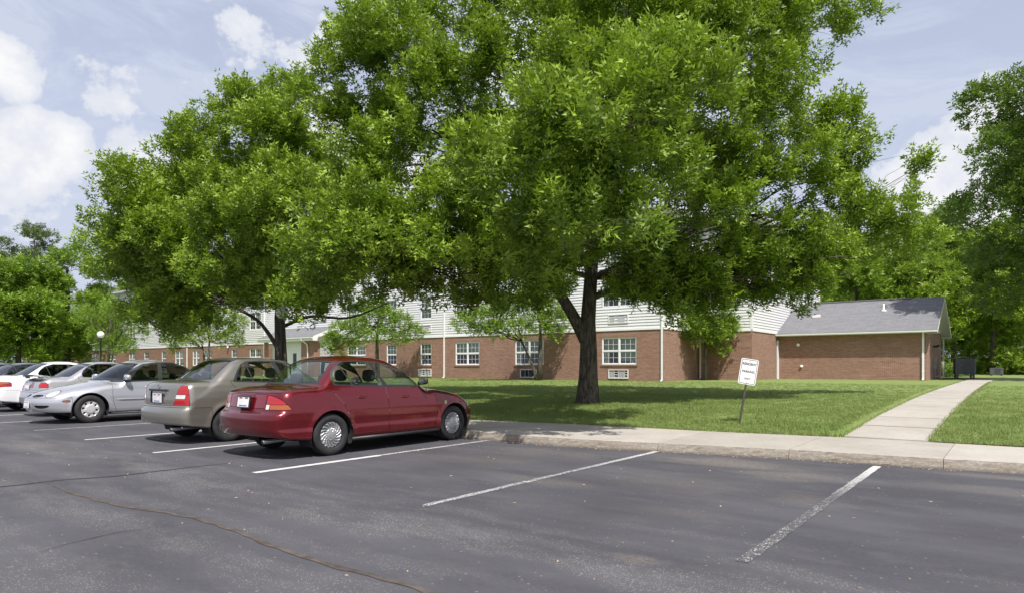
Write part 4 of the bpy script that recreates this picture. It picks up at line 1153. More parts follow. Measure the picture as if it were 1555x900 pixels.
# the big ash: its foliage hangs in separate boughs, each a clump of smaller clumps with gaps between
def clumps(boughs, rng, n=9):
    out = []
    for (x, y, z, r) in boughs:
        k = max(4, int(n * min(1.25, r / 1.3)))
        for i in range(k):
            d = unit(rng.normal(size=3)); d[2] = d[2] * .9 + .30; d = unit(d)
            f = .78 if i else .15
            out.append((x + d[0] * r * f, y + d[1] * r * f, z + d[2] * r * f * .85, r * rng.uniform(.30, .43)))
    return out
rng = np.random.default_rng(101)
BIG = (-9.45, 15.75, float(ground_z(15.75)))
bough = [(-1.0, -8.4, 3.5, 1.15), (-1.95, -8.2, 4.5, 1.0), (-.9, -8.4, 4.7, 1.15), (.15, -8.2, 5.3, 1.15), (-.2, -7.6, 3.9, 1.0), (-1.9, -7.4, 3.5, .9), (-.5, -6.4, 4.6, 1.3), (-1.9, -6.0, 5.2, 1.2), (-.4, -6.4, 5.9, 1.3), (.9, -6.2, 6.3, 1.2), (.7, -6.6, 4.6, 1.0), (1.2, -4, 7.0, 1.6), (2.05, -3.5, 8.8, 1.7), (.25, -4, 8.9, 1.6), (-.95, -4, 7.3, 1.3), (.3, -4.6, 7.2, 1.2),
    (-5.9, -1, 9.0, 1.4), (-4.7, -2, 9.1, 1.6), (-3.2, -2, 8.4, 1.4), (-6.2, -.5, 7.5, 1.3), (-4.9, -2, 7.5, 1.3), (-6.15, -1, 5.9, 1.5), (-6.0, -4.4, 3.8, 1.05), (-4.6, -4.6, 4.0, 1.05), (-5.3, -4.0, 4.7, 1.1), (-5.6, -2.6, 6.0, 1.1), (-3.7, -4.8, 3.4, .8), (-4.0, -3, 3.7, .95), (-5.0, -2.6, 3.6, .9), (-3.0, -2.6, 3.9, .9), (-5.8, -2, 3.8, .9), (-2.5, -3, 3.35, .9), (-1.6, -2.4, 3.3, .75), (-3.3, -3.4, 3.5, .8), (1.3, -1.6, 3.5, .8), (2.1, -1, 3.2, .7), (3.0, -1.0, 3.3, .75), (-5.0, -3.2, 3.2, .9), (-5.9, -3, 3.25, .9), (-4.1, -3.6, 3.1, .8), (-2.9, -2.5, 2.95, .75), (-2.0, -3.2, 2.9, .7), (.9, -1.2, 3.0, .65), (1.9, -.6, 2.85, .7), (2.9, -.3, 2.9, .7), (3.9, 0, 2.95, .7), (4.9, .2, 3.1, .7), (5.8, .4, 3.2, .75),
    (-3.1, -4, 4.6, 1.2), (-2.8, -4, 4.1, 1.0), (-1.4, -3.5, 3.7, .95), (-3.9, -3.4, 4.3, .9), (2.35, -3, 6.6, 1.3), (4.05, -2, 7.8, 1.4), (3.5, -2, 5.7, 1.3), (5.05, -1.5, 5.8, 1.3), (5.2, -1.5, 4.4, 1.1), (2.7, -2.8, 4.9, 1.0),
    (6.3, -.5, 7.3, 1.3), (7.5, 0, 7.0, 1.0), (8.7, 1, 5.9, 1.2), (9.8, 1, 7.0, .55), (9.6, 1.2, 4.9, 1.0), (8.0, 1.5, 4.9, 1.2), (6.6, .4, 4.4, 1.1), (7.0, .3, 5.7, 1.1), (6.9, -.8, 3.9, .8),
    (6.45, 0, 11.0, 1.4), (4.4, -1.5, 10.1, 1.5), (7.5, .5, 11.1, .95), (5.9, .5, 9.9, 1.0), (-3.0, 1, 11.8, 1.5), (-.4, 2, 12.0, 1.6), (-3.9, 0, 10.8, 1.2), (-5.3, 0, 10.8, 1.1), (-6.5, -.4, 10.2, .8), (-4.6, .4, 12.0, 1.0),
    (2.5, 0, 11.6, 1.7), (5.0, .6, 12.6, 1.5), (.4, -1.5, 11.4, 1.5), (1.0, 0, 13.6, 1.7), (-2.0, .5, 13.4, 1.5), (3.3, 1.2, 13.6, 1.4),
    (0, 5.5, 6.0, 1.7), (2.5, 5, 5.2, 1.6), (-2.5, 5, 5.4, 1.6), (4.6, 3.8, 6.4, 1.7), (-4.6, 3.8, 6.6, 1.7), (0, 5, 9, 1.8), (3, 4.4, 8.8, 1.7), (-3, 4.4, 8.9, 1.7), (5.4, 2.6, 8.6, 1.4), (-5.6, 2.4, 8.4, 1.5), (0, 3.4, 11, 1.7), (5.8, 2.6, 4.6, 1.3), (-5.2, 2.6, 4.6, 1.3),
    (3.0, -.6, 4.0, .9), (1.7, -1.2, 4.3, 1.0), (5.9, -.7, 3.6, .75), (4.4, -.9, 3.7, .7), (2.4, .9, 3.6, .8), (-.4, -2.2, 4.0, 1.0), (2.0, .5, 3.6, 1.0), (3.2, .2, 3.35, 1.0), (4.4, .3, 3.3, 1.0), (5.5, .2, 3.5, .9), (4.0, -1.2, 4.3, 1.1), (2.6, 1.5, 4.4, 1.1), (6.4, 0, 3.9, .9), (1.3, 1.0, 3.9, .9), (5.0, 1.6, 4.3, 1.1), (3.6, 2.5, 3.9, 1.1), (4.8, 1.0, 3.7, .9), (1.6, 3.6, 3.9, 1.1), (-1.0, 4.2, 4.0, 1.1)]
bough = [(*lat(l, d, z - BIG[2]), r * (.90 if r > 1.05 else .97)) for l, d, z, r in bough]
big = clumps(bough, rng)
# thinner leafage inside the crown
for _ in range(26):
    d = unit(rng.normal(size=3)) * np.array([4.6, 4.6, 3.6]) * rng.uniform(.3, .85); big.append((d[0], d[1], 8.2 + d[2], rng.uniform(.5, .9)))
tree('ash_tree', 'large spreading ash tree with a thick dark trunk on the lawn beside the sidewalk', BIG,
     [(0, 0, 0), (.03, .02, 1.2), (.0, .02, 2.4), (.12, .1, 4.2), (.05, .25, 6.5), (-.1, .2, 9.0)], (.272, .11), big, 11500, M_LEAF, M_BARK, 5, separate=True, ngroup=14, nodes=bough, fork=(0, 0, 3.4),
     limbs=[([lat(-.05, 0, 1.75), lat(-.45, -.05, 2.5), lat(-1.0, -.15, 3.35), lat(-1.5, -.25, 4.0), lat(-2.9, -.5, 4.6), lat(-4.6, -.6, 5.3)], .19, .05), ([lat(.1, 0, 2.9), lat(.9, -.1, 3.15), lat(3.0, -.3, 3.3), lat(5.0, -.4, 3.45), lat(7.2, -.3, 3.5)], .10, .025), ([lat(1.4, -.15, 3.1), lat(2.6, .6, 2.75), lat(3.4, 1.0, 2.5)], .05, .015)],
     nl=12, nlf=5, leaf_l=.25, lf_l=.120, lf_w=.054, shoot=.62, up=.85, inner=.45, twigs=6, droop=.22, axn=.2, ang=(.45, 1.05))

# the second ash behind the gold and silver cars: a rounded cone of boughs
rng = np.random.default_rng(102)
SEC = (-20.3, 13.25, float(ground_z(13.25)))
def prof(z): return float(np.interp(z, [2.8, 3.6, 5.2, 6.6, 8, 9.4, 10.6, 11.4], [4.2, 5.4, 5.9, 5.2, 3.9, 2.7, 1.7, .9]))
bough = []
for z in (4.15, 5.3, 6.5, 7.9, 9.2, 10.4):
    Rz = prof(z) - .9; k = max(2, int(2 * math.pi * Rz / 2.1)); a0 = rng.uniform(0, 6.28)
    for i in range(k):
        a = a0 + 2 * math.pi * i / k + rng.normal(0, .12); q = Rz * rng.uniform(.82, 1.08)
        if q * (math.cos(a) * CA + math.sin(a) * SA) > 3.3 and z < 8: continue
        bough.append((q * math.cos(a), q * math.sin(a), z + rng.normal(0, .3), rng.uniform(.95, 1.4) * (1 if z < 9 else .8)))
bough += [(0, 0, 11.0, .85), (*lat(.7, 0, 10.7), .7), (*lat(-1.1, .1, 10.5), .7), (*lat(-5.7, .4, 5.7), .85), (*lat(-5.0, .2, 4.8), .9), (*lat(-5.0, .4, 6.6), .7), (*lat(-3.6, .5, 8.0), .8), (*lat(-2.4, -.5, 9.3), .8), (*lat(-2.5, -1.5, 3.3), .9), (*lat(-3.9, -1, 3.2), .9), (*lat(-3.0, -1.0, 3.15), .95), (*lat(-2.0, -1.6, 3.1), .8), (*lat(-4.3, -.3, 3.6), .95), (*lat(-4.9, .6, 3.9), .9), (*lat(-3.6, .6, 3.0), .8), (*lat(-3.4, -1.4, 2.75), .8), (*lat(-4.4, -.5, 3.0), .8), (*lat(-2.4, -2.0, 2.7), .75)]
def inside(a, b, z, r):
    l, d = a * CA + b * SA, -a * SA + b * CA
    return -l + r < .655 * (22.9 + d) - 8.1 and not (z > 6.6 and 8.1 - l - r < .275 * (22.9 + d))
bough = [(a, b, c - SEC[2], r) for a, b, c, r in bough if inside(a, b, c, r * .9)]
sec = clumps(bough, rng)
for _ in range(20):
    d = unit(rng.normal(size=3)) * np.array([3, 3, 3]) * rng.uniform(.3, .85); sec.append((d[0], d[1], 6.0 + d[2], rng.uniform(.5, .8)))
tree('ash_tree', 'second ash tree, left of the large one, its trunk rising behind the tan car', SEC,
     [(0, 0, 0), (.0, .02, 1.3), (-.05, 0, 2.8), (.05, .1, 5.2), (0, .1, 8.5)], (.255, .08), sec, 6200, M_LEAF, M_BARK, 6, separate=True, ngroup=9, nodes=bough, fork=(0, 0, 3.3),
     nl=11, nlf=5, leaf_l=.25, lf_l=.122, lf_w=.056, shoot=.58, up=.85, inner=.45, twigs=5, droop=.22, axn=.2, ang=(.45, 1.05),
     limbs=[([lat(-.1, 0, 1.75), lat(-.45, 0, 2.3), lat(-.9, -.1, 2.8), lat(-2.2, -.3, 3.5), lat(-4.2, -.3, 4.6)], .085, .025), ([lat(.1, 0, 2.5), lat(1.0, .1, 2.85), lat(2.4, 0, 2.8), lat(3.8, -.3, 3.3)], .07, .02)])

# small ornamental trees along the building
def small_tree(label, base, stems, lobes, n, m, seed, **kw):
    rng = np.random.default_rng(seed); z = float(ground_z(base[1])); base = (base[0], base[1], z)
    root = empty('ornamental_tree', base); tag(root, label, 'tree', 'small trees along the building')
    mb = MB()
    for s in stems:
        pts = [Vector(p) for p in s[0]]; mb.tube(pts, list(np.linspace(s[1], s[1] * .45, len(pts))), 8)
    tips = [s[0][-1] for s in stems]
    for l in lobes:
        t = min(tips, key=lambda q: (q[0] - l[0]) ** 2 + (q[1] - l[1]) ** 2 + .3 * (q[2] - l[2]) ** 2)
        pts = bez(t, l[:3], .08, 4, rng, .03); mb.tube(pts, [.04, .033, .026, .018, .01], 5)
        for _ in range(5):
            e = np.array(l[:3]) + unit(rng.normal(size=3)) * l[3] * .85; mb.tube(bez(pts[int(rng.integers(1, 4))], e, .05, 3, rng, .05), [.016, .012, .008, .004], 4, cap=False)
    mb.build('trunk', M_BARK, root, True)
    me, _ = crown_mesh('crown', lobes, n, m, rng, nl=6, nlf=3, leaf_l=.14, lf_l=.11, lf_w=.055, shoot=.4, inner=.25, **kw)
    tag(link(bpy.data.objects.new('crown', me), root), kind='stuff')
def lf(seed, c, rad, n, r, zmin): return lobe_field(np.random.default_rng(seed), c, rad, n, r, zmin, .3, None, .6)
small_tree('small tree with two leaning stems before a ground floor window left of the big trunk', (-22.4, 31.6),
           [([(0, 0, -.1), (-.25, -.05, .8), (-.75, -.1, 1.8), (-1.0, -.15, 2.3)], .10), ([(.12, .05, -.1), (.2, .05, 1.2), (.25, .0, 2.4), (.3, -.1, 3.3)], .17)],
           [(*lat(l, d, z), r) for l, d, z, r in ((-4.2, -.5, 3.3, .8), (-3.2, -.3, 3.6, .95), (-2.2, 0, 3.9, 1.0), (-1.2, 0, 4.3, 1.0), (-.2, 0, 4.7, .95), (.8, 0, 4.3, .85), (1.2, .3, 3.5, .8), (-2.4, -.5, 2.9, .75), (-1.0, -.6, 3.0, .8), (.1, -.4, 3.4, .8), (.9, 0, 2.8, .6), (-3.4, -.2, 2.9, .6), (-.6, 0, 5.3, .6))], 1700, M_LEAF2, 31)
small_tree('little round headed tree in the recess beside the white corner downspouts', (-14.35, 37.1), [([(0, 0, -.1), (.03, 0, 1.2), (.0, .03, 2.2), (.0, 0, 3.2)], .11)],
           lf(41, (0, 0, 3.25), (1.6, 1.5, 1.5), 16, (.5, .75), 1.7) + [(*lat(-1.5, 0, 2.6), .4), (*lat(1.5, 0, 3.2), .5), (*lat(1.0, -.3, 1.7), .4)], 1300, M_LEAF, 32)
small_tree('small yellow green tree left of the building corner, seen over the red car', (-35.2, 30.6), [([(0, 0, -.1), (-.1, 0, 1.3), (-.1, 0, 2.6), (0, 0, 3.6)], .16)],
           [(*lat(l, d, z), r) for l, d, z, r in ((-3.2, 0, 2.5, .8), (-2.4, -.3, 3.2, .9), (-1.4, -.4, 3.6, .9), (-.4, 0, 4.3, 1.0), (.6, 0, 4.3, .9), (1.6, 0, 3.9, .9), (2.4, .2, 3.2, .8), (-2.0, -.3, 2.3, .7), (-.8, -.5, 2.8, .8), (.6, -.4, 3.0, .8), (1.6, -.2, 2.7, .7), (0, 0, 5.0, .7), (-3.0, .2, 1.9, .6))], 1700, M_LEAF2, 33)
small_tree('small twin stemmed tree before the far left facade, over the silver sedan', (-56.6, 29.6), [([(0, 0, -.1), (-.3, 0, 1.0), (-.6, 0, 2.4)], .15), ([(.2, 0, -.1), (.35, 0, 1.4), (.5, 0, 3.0)], .16)],
           [(*lat(l, d, z), r) for l, d, z, r in ((-3.0, 0, 3.3, .8), (-2.2, 0, 3.9, .9), (-1.0, 0, 4.6, 1.0), (.2, 0, 5.0, 1.0), (1.4, 0, 4.3, .95), (2.4, 0, 3.6, .9), (1.4, -.3, 3.2, .8), (-.2, -.4, 3.5, .9), (-1.6, -.3, 3.0, .7), (2.9, 0, 2.9, .6), (-2.9, 0, 2.4, .5), (0, 0, 6.1, 1.0), (-1.6, 0, 5.6, 1.0), (1.7, 0, 5.4, 1.0), (-3.0, 0, 4.8, .9), (2.8, 0, 4.7, .9))], 2300, M_LEAF, 34)
small_tree('bright yellow green tree beside the lamp post at the left', (-66.5, 25.5), [([(0, 0, -.1), (.1, 0, 1.6), (.1, 0, 3.2)], .15), ([(.3, 0, -.1), (.9, 0, 1.6), (1.1, 0, 2.6)], .09)],
           lf(44, (0, 0, 4.4), (3.4, 3.0, 2.8), 22, (.8, 1.15), 2.2), 1900, M_LEAF2, 35)

# taller trees in the background
def bg_tree(label, base, h, rad, n_l, n_s, m, seed, zlow=.2, group='trees beyond the building', lsize=1.0, name='broadleaf_tree', shape=1.0, tr=.28, lean=0.0, inner=.4, bark=None):
    rng = np.random.default_rng(seed); z = float(ground_z(base[1]))
    c = (lean, 0, h * (1 + zlow) / 2); rz = h * (1 - zlow) / 2
    rej = (lambda p: math.hypot(p[0] - lean, p[1]) > rad * (1.05 - shape * .55 * max(0, (p[2] - h * .55) / (h * .45))))
    lb = lobe_field(rng, c, (rad, rad, rz), n_l, (rad * .17, rad * .30), h * zlow, .3, rej, .62)
    tree(name, label, (base[0], base[1], z), [(0, 0, 0), (lean * .2, 0, h * .2), (lean * .6, .1, h * .5), (lean, 0, h * .85)], (tr, tr * .3), lb, n_s, m, bark or M_BARK, seed, group, ngroup=6, fork=(0, 0, h * max(.12, zlow - .06)), twigs=2, sides=8,
         nl=6, nlf=3, leaf_l=.26 * lsize, lf_l=.24 * lsize, lf_w=.11 * lsize, shoot=.55 * lsize, inner=inner)
def at(x, d): 
    l = (x - 777.5) / 1000 * d; return (l * CA - d * SA, l * SA + d * CA)
bg_tree('tall broadleaf tree at the right edge of the lawn, cut by the picture edge', at(1632, 36), 18.6, 5.6, 66, 5600, M_LEAF3, 51, .10, lsize=1.0, shape=.5)
bg_tree('dark trunked tree leaning behind the condenser unit', at(1508, 62), 14.5, 5.4, 44, 3000, M_LEAF, 52, .09, lsize=1.2)
bg_tree('thin wispy tree between the condenser unit and the right edge', at(1545, 70), 11, 4.2, 30, 1500, M_LEAF, 53, .08, lsize=1.1, tr=.16)
bg_tree('broad tree rising behind the right end of the grey roof', at(1448, 72), 19, 5.6, 50, 3200, M_LEAF3, 54, .12, lsize=1.3)
bg_tree('tall tree directly behind the vent pipe of the brick wing', at(1385, 80), 19.5, 6.0, 50, 3200, M_LEAF, 55, .06, lsize=1.4)
bg_tree('dark tree behind the middle of the grey roof', at(1320, 84), 16.5, 6.4, 50, 3200, M_LEAF, 56, .06, lsize=1.4)
bg_tree('tree behind the corner of the white siding and the grey roof', at(1258, 90), 17, 6.4, 46, 2800, M_LEAF, 57, .06, lsize=1.4)
bg_tree('dark foliage tree to the right of the wing beyond the path', at(1490, 84), 14, 6.0, 40, 2300, M_LEAF3, 58, .08, lsize=1.5)
bg_tree('low bushy tree far behind the path end', at(1575, 88), 10, 5.6, 30, 1400, M_LEAF, 59, .05, lsize=1.5)
bg_tree('bushy sunlit tree behind the roof vent of the brick wing', at(1300, 66), 13.5, 5.0, 44, 2600, M_LEAF2, 74, .06, lsize=1.2)
bg_tree('sunlit tree behind the right half of the grey roof ridge', at(1398, 64), 13.0, 4.6, 44, 2600, M_LEAF, 75, .06, lsize=1.2)
LG = 'trees beyond the left end of the lot'
bg_tree('dense tree with a dark trunk behind the white and silver cars at the left', at(102, 66), 12.4, 4.7, 46, 3000, M_LEAF2, 61, .14, LG, lsize=1.15, tr=.4)
bg_tree('dense green tree at the left edge behind the dark cars', at(28, 62), 10.8, 4.8, 44, 3000, M_LEAF2, 62, .12, LG, lsize=1.15)
bg_tree('tree outside the left edge whose boughs reach into the picture', at(-55, 60), 11.5, 5.0, 36, 1800, M_LEAF2, 63, .1, LG, lsize=1.2)
bg_tree('bluish dark tree showing between the left trees and the second ash', at(178, 108), 14.5, 6.0, 30, 1500, M_LEAF4, 64, .1, LG, lsize=1.8)
bg_tree('thin open crowned tree towering behind the left trees beside the mast', at(52, 104), 24.5, 5.2, 26, 900, M_LEAF4, 65, .45, LG, lsize=1.5, tr=.3, inner=.2, bark=M_BARK2)
bg_tree('sparse tree top at the far left edge of the picture', at(-12, 100), 22, 4.2, 16, 600, M_LEAF4, 66, .5, LG, lsize=1.5, tr=.25, inner=.2, bark=M_BARK2)
bg_tree('green tree closing the gap beside the bright tree at the left', at(215, 84), 11.5, 5.0, 34, 1800, M_LEAF2, 67, .12, LG, lsize=1.4)
bg_tree('shrubby tree low behind the cars at the left', at(62, 78), 7.5, 4.6, 24, 1300, M_LEAF, 68, .05, LG, lsize=1.3)
# undergrowth that reads as one mass behind the right hand trees and along the left
def hedge(pts, n, m, seed, r=(.5, 1.1)):
    rng = np.random.default_rng(seed); lb = []
    for (x, d, w, h) in pts:
        for _ in range(14):
            b = at(x, d); lb.append((b[0] + rng.normal(0, w), b[1] + rng.normal(0, 1.2), float(ground_z(b[1])) + abs(rng.normal(0, h * .5)) + .2, rng.uniform(*r)))
    me, _ = crown_mesh('undergrowth', lb, n, m, rng, nl=5, nlf=3, leaf_l=.3, lf_l=.24, lf_w=.12, shoot=.5, inner=.1)
    tag(link(bpy.data.objects.new('undergrowth', me)), kind='stuff')
hedge([(1470, 78, 2.5, 1.4), (1505, 74, 1.5, 1.0), (1550, 66, 1.6, 1.6), (1535, 76, 2, 1.6), (1600, 70, 3, 2), (1420, 80, 3, 2), (1350, 80, 4, 2), (1530, 62, 1.5, 1.2), (1560, 60, 1.2, 1.4), (1495, 66, 1.2, .9), (1580, 62, 2, 2.4), (1480, 84, 2.5, 2.2), (1520, 84, 2.5, 2.4)], 3800, M_LEAF, 71)
hedge([(10, 74, 3, 1.8), (60, 84, 3, 1.8), (130, 86, 3, 1.8), (-40, 74, 4, 2), (175, 90, 3, 2)], 1500, M_LEAF4, 72)
hedge([(1447, 52, .5, .35), (1437, 50, .35, .25)], 260, M_LEAF3, 73, (.2, .35))
# mulch bed by the condenser and ring round the ash's foot
mb = MB()
def blobmesh(mb, cx, cy, rx, ry, z, seed):
    rnd = random.Random(seed); n = 26; P = []
    for k in range(n):
        t = 2 * math.pi * k / n; q = rnd.uniform(.85, 1.1); x, y = cx + rx * q * math.cos(t), cy + ry * q * math.sin(t); P.append((x, y, float(ground_z(y)) + .005))
    for k in range(n): mb.face([(cx, cy, float(ground_z(cy)) + z), P[k], P[(k + 1) % n]])
blobmesh(mb, -3.0, 49.6, 1.7, 1.6, .06, 1)
tag(mb.build('mulch_bed', M_DIRT), kind='structure')

# ------------------------------------------------------------------ cars
def smax(a, b, r): h = np.maximum(r - np.abs(a - b), 0) / r; return np.maximum(a, b) + h * h * r * .25
def smin(a, b, r): return -smax(-a, -b, r)
def curve(pts, sig=.03):
    pts = np.array(pts, float); x0, x1 = pts[0, 0] - .5, pts[-1, 0] + .5
    xs = np.arange(x0, x1, .01); ys = np.interp(xs, pts[:, 0], pts[:, 1])
    if sig > 0:
        k = np.exp(-.5 * (np.arange(-int(4 * sig / .01), int(4 * sig / .01) + 1) * .01 / sig) ** 2); k /= k.sum()
        n = len(k) // 2; yp = np.concatenate([np.full(n, ys[0]), ys, np.full(n, ys[-1])]); ys = np.convolve(yp, k, 'valid')
    return lambda x: np.interp(x, xs, ys)
def poly(pts, px, py, r=0.0):
    """signed distance to a polygon, corners rounded by r (negative inside)"""
    P = np.array(pts, float); d = np.full(px.shape, 1e9); ins = np.zeros(px.shape, bool)
    for i in range(len(P)):
        a, b = P[i], P[(i + 1) % len(P)]; e = b - a
        t = np.clip(((px - a[0]) * e[0] + (py - a[1]) * e[1]) / max(e @ e, 1e-12), 0, 1)
        d = np.minimum(d, np.hypot(px - a[0] - t * e[0], py - a[1] - t * e[1]))
        c = (a[1] > py) != (b[1] > py)
        with np.errstate(divide='ignore', invalid='ignore'): xi = a[0] + (py - a[1]) * e[0] / (e[1] if e[1] else 1e-12)
        ins ^= c & (px < xi)
    return np.where(ins, -d, d) - r
def surface_nets(f, lo, hi, h):
    ax = [np.arange(lo[i], hi[i] + h, h) for i in range(3)]; X, Y, Z = np.meshgrid(*ax, indexing='ij')
    F = f(X, Y, Z); S = F < 0; n = F.shape
    acc = np.zeros((n[0] - 1, n[1] - 1, n[2] - 1, 3)); cnt = np.zeros((n[0] - 1, n[1] - 1, n[2] - 1))
    for axis in range(3):
        a = [slice(None)] * 3; b = [slice(None)] * 3; a[axis] = slice(0, -1); b[axis] = slice(1, None); a, b = tuple(a), tuple(b)
        f0, f1 = F[a], F[b]; cr = S[a] != S[b]
        with np.errstate(divide='ignore', invalid='ignore'): t = np.where(cr, f0 / (f0 - f1), 0)
        p = [X[a].copy(), Y[a].copy(), Z[a].copy()]; p[axis] = p[axis] + t * h
        o = [i for i in range(3) if i != axis]
        for du in (0, 1):
            for dv in (0, 1):
                sl = [slice(None)] * 3; sl[axis] = slice(0, n[axis] - 1); sl[o[0]] = slice(du, n[o[0]] - 1 + du); sl[o[1]] = slice(dv, n[o[1]] - 1 + dv); sl = tuple(sl)
                c = cr[sl]; cnt += c
                for q in range(3): acc[..., q] += np.where(c, p[q][sl], 0)
    m = cnt > 0; idx = -np.ones(m.shape, int); idx[m] = np.arange(m.sum()); V = acc[m] / cnt[m][:, None]
    Q = []
    for axis in range(3):
        o = [(axis + 1) % 3, (axis + 2) % 3]; a = [slice(None)] * 3; b = [slice(None)] * 3; a[axis] = slice(0, -1); b[axis] = slice(1, None)
        cr = S[tuple(a)] != S[tuple(b)]; I = np.argwhere(cr)
        I = I[(I[:, o[0]] > 0) & (I[:, o[1]] > 0) & (I[:, o[0]] < n[o[0]] - 1) & (I[:, o[1]] < n[o[1]] - 1)]
        ins = S[tuple(a)][tuple(I.T)]
        c = []
        for du, dv in ((-1, -1), (0, -1), (0, 0), (-1, 0)):
            J = I.copy(); J[:, o[0]] += du; J[:, o[1]] += dv; c.append(idx[tuple(J.T)])
        q = np.stack(c, 1); q[~ins] = q[~ins][:, ::-1]; Q.append(q)
    Q = np.concatenate(Q); Q = Q[(Q >= 0).all(1)]
    return V, Q
class Skin:
    def __init__(s, V, N, T): s.V, s.N, s.T = V, N, T
    def split(s, field):
        """cut the triangles along field = 0; returns (inside, outside)"""
        g = field(s.V, s.N) if callable(field) else field
        g = np.where(np.abs(g) < 1e-6, 1e-6, g); neg = g < 0; T = s.T; k = neg[T].sum(1)
        full_in, full_out = T[k == 3], T[k == 0]
        ins, outs = [full_in], [full_out]; V, N = [s.V], [s.N]; nv = len(s.V)
        for cnt_, lone_neg in ((1, True), (2, False)):
            M = T[k == cnt_]
            if not len(M): continue
            w = neg[M] if lone_neg else ~neg[M]; j = w.argmax(1); r = np.arange(len(M))
            a, b, c = M[r, j], M[r, (j + 1) % 3], M[r, (j + 2) % 3]
            tb = g[a] / (g[a] - g[b]); tc = g[a] / (g[a] - g[c])
            pb = s.V[a] + (s.V[b] - s.V[a]) * tb[:, None]; pc = s.V[a] + (s.V[c] - s.V[a]) * tc[:, None]
            nb = unit(s.N[a] + (s.N[b] - s.N[a]) * tb[:, None]); nc = unit(s.N[a] + (s.N[c] - s.N[a]) * tc[:, None])
            ib = nv + np.arange(len(M)); ic = ib + len(M); nv += 2 * len(M); V += [pb, pc]; N += [nb, nc]
            tip = np.stack([a, ib, ic], 1); quad = np.concatenate([np.stack([ib, b, c], 1), np.stack([ib, c, ic], 1)])
            (ins if lone_neg else outs).append(tip); (outs if lone_neg else ins).append(quad)
        V = np.concatenate(V); N = np.concatenate(N)
        return Skin(V, N, np.concatenate(ins)).tidy(), Skin(V, N, np.concatenate(outs)).tidy()
    def tidy(s):
        u, inv = np.unique(s.T.ravel(), return_inverse=True); return Skin(s.V[u], s.N[u], inv.reshape(-1, 3))
    def off(s, d): return Skin(s.V + s.N * d, s.N, s.T)
    def left(s, sign): return s.split(lambda V, N: -V[:, 1] * sign)[0]
    def build(s, name, m, parent):
        if not len(s.T): return None
        me = np_mesh(name, s.V, s.T, m, True, nv=3)
        me.normals_split_custom_set_from_vertices([tuple(v) for v in s.N.astype(float)])
        return link(bpy.data.objects.new(name, me), parent)

WHEELS = {}
def wheel_meshes(style, Rw, width, rimR):
    key = (style, Rw)
    if key in WHEELS: return WHEELS[key]
    hw = width / 2; tp = MB()
    prof = [(rimR - .01, hw * .80), (rimR + .012, hw * .96), (rimR + (Rw - rimR) * .45, hw * 1.03), (Rw - .022, hw * .93), (Rw - .004, hw * .78), (Rw, hw * .45), (Rw - .006, hw * .43), (Rw - .006, hw * .36), (Rw, hw * .34), (Rw, .012), (Rw - .006, .01), (Rw - .006, -.01), (Rw, -.012), (Rw, -hw * .7), (Rw - .02, -hw * .95), (rimR, -hw * .9)]
    tp.lathe([(r, -y) for r, y in prof][::-1], 56, 'Y')
    tm = tp.mesh('tyre', M_TYRE, True)
    # rim face on a polar grid, pressed in where the openings are
    nt_, nr = 240, 22; rad = np.concatenate([[0.0], np.linspace(.02, rimR, nr - 1)]); th = np.arange(nt_) * 2 * np.pi / nt_
    TH, RA = np.meshgrid(th, rad, indexing='ij'); u = RA / rimR
    dish = np.interp(u, [0, .25, .5, .86, .93, .97, 1], [.030, .026, .020, .026, .012, .002, .0])
    if style == 'swirl':
        n = 17; ph = TH - .62 * (u - .4) * 1.6
        op = np.cos(n * ph); hole = (op > -.12 + .25 * np.abs(u - .66)) & (u > .42) & (u < .88)
        lug = np.zeros_like(hole)
        for k in range(4):
            a = k * np.pi / 2 + .5; lug |= np.hypot(RA * np.cos(TH) - .30 * rimR * np.cos(a), RA * np.sin(TH) - .30 * rimR * np.sin(a)) < .014
    elif style == 'cap8':
        n = 8; op = np.cos(n * TH); hole = (op > .15) & (u > .58) & (u < .84); lug = np.zeros_like(hole)
        dish = np.interp(u, [0, .4, .52, .56, .86, .93, 1], [.034, .030, .022, .014, .016, .012, .0])
    else:
        n = 5; op = np.cos(n * TH); hole = (op > -.2 - .5 * (u - .5)) & (u > .32) & (u < .86); lug = np.zeros_like(hole)
    Yd = dish - np.where(hole, .055, 0) - np.where(lug, .012, 0)
    V = np.stack([RA * np.cos(TH), -(hw * .80 - .022 + Yd), RA * np.sin(TH)], -1).reshape(-1, 3)
    Q = []; mi = []
    bad = hole | lug
    for i in range(nt_):
        i2 = (i + 1) % nt_
        for j in range(nr - 1):
            q = (i * nr + j, i * nr + j + 1, i2 * nr + j + 1, i2 * nr + j); Q.append(q)
            mi.append(1 if (bad[i, j] + bad[i2, j] + bad[i, j + 1] + bad[i2, j + 1]) >= 3 else 0)
    rm = np_mesh('rim', V, np.array(Q)[:, ::-1], [M_RIM if style != 'cap8' else MATS['hubcap'], M_RIMD], True); rm.polygons.foreach_set('material_index', mi); rm.update()
    hb = MB(); hb.lathe([(0, -.02), (rimR * .98, -.02), (rimR * .98, .06), (rimR * .5, .09), (0, .09)], 24, 'Y'); hm = hb.mesh('wheel', M_UNDER)
    WHEELS[key] = (hm, tm, rm); return WHEELS[key]
simple('hubcap', (.66, .66, .66), .35, .35, .05, 9)

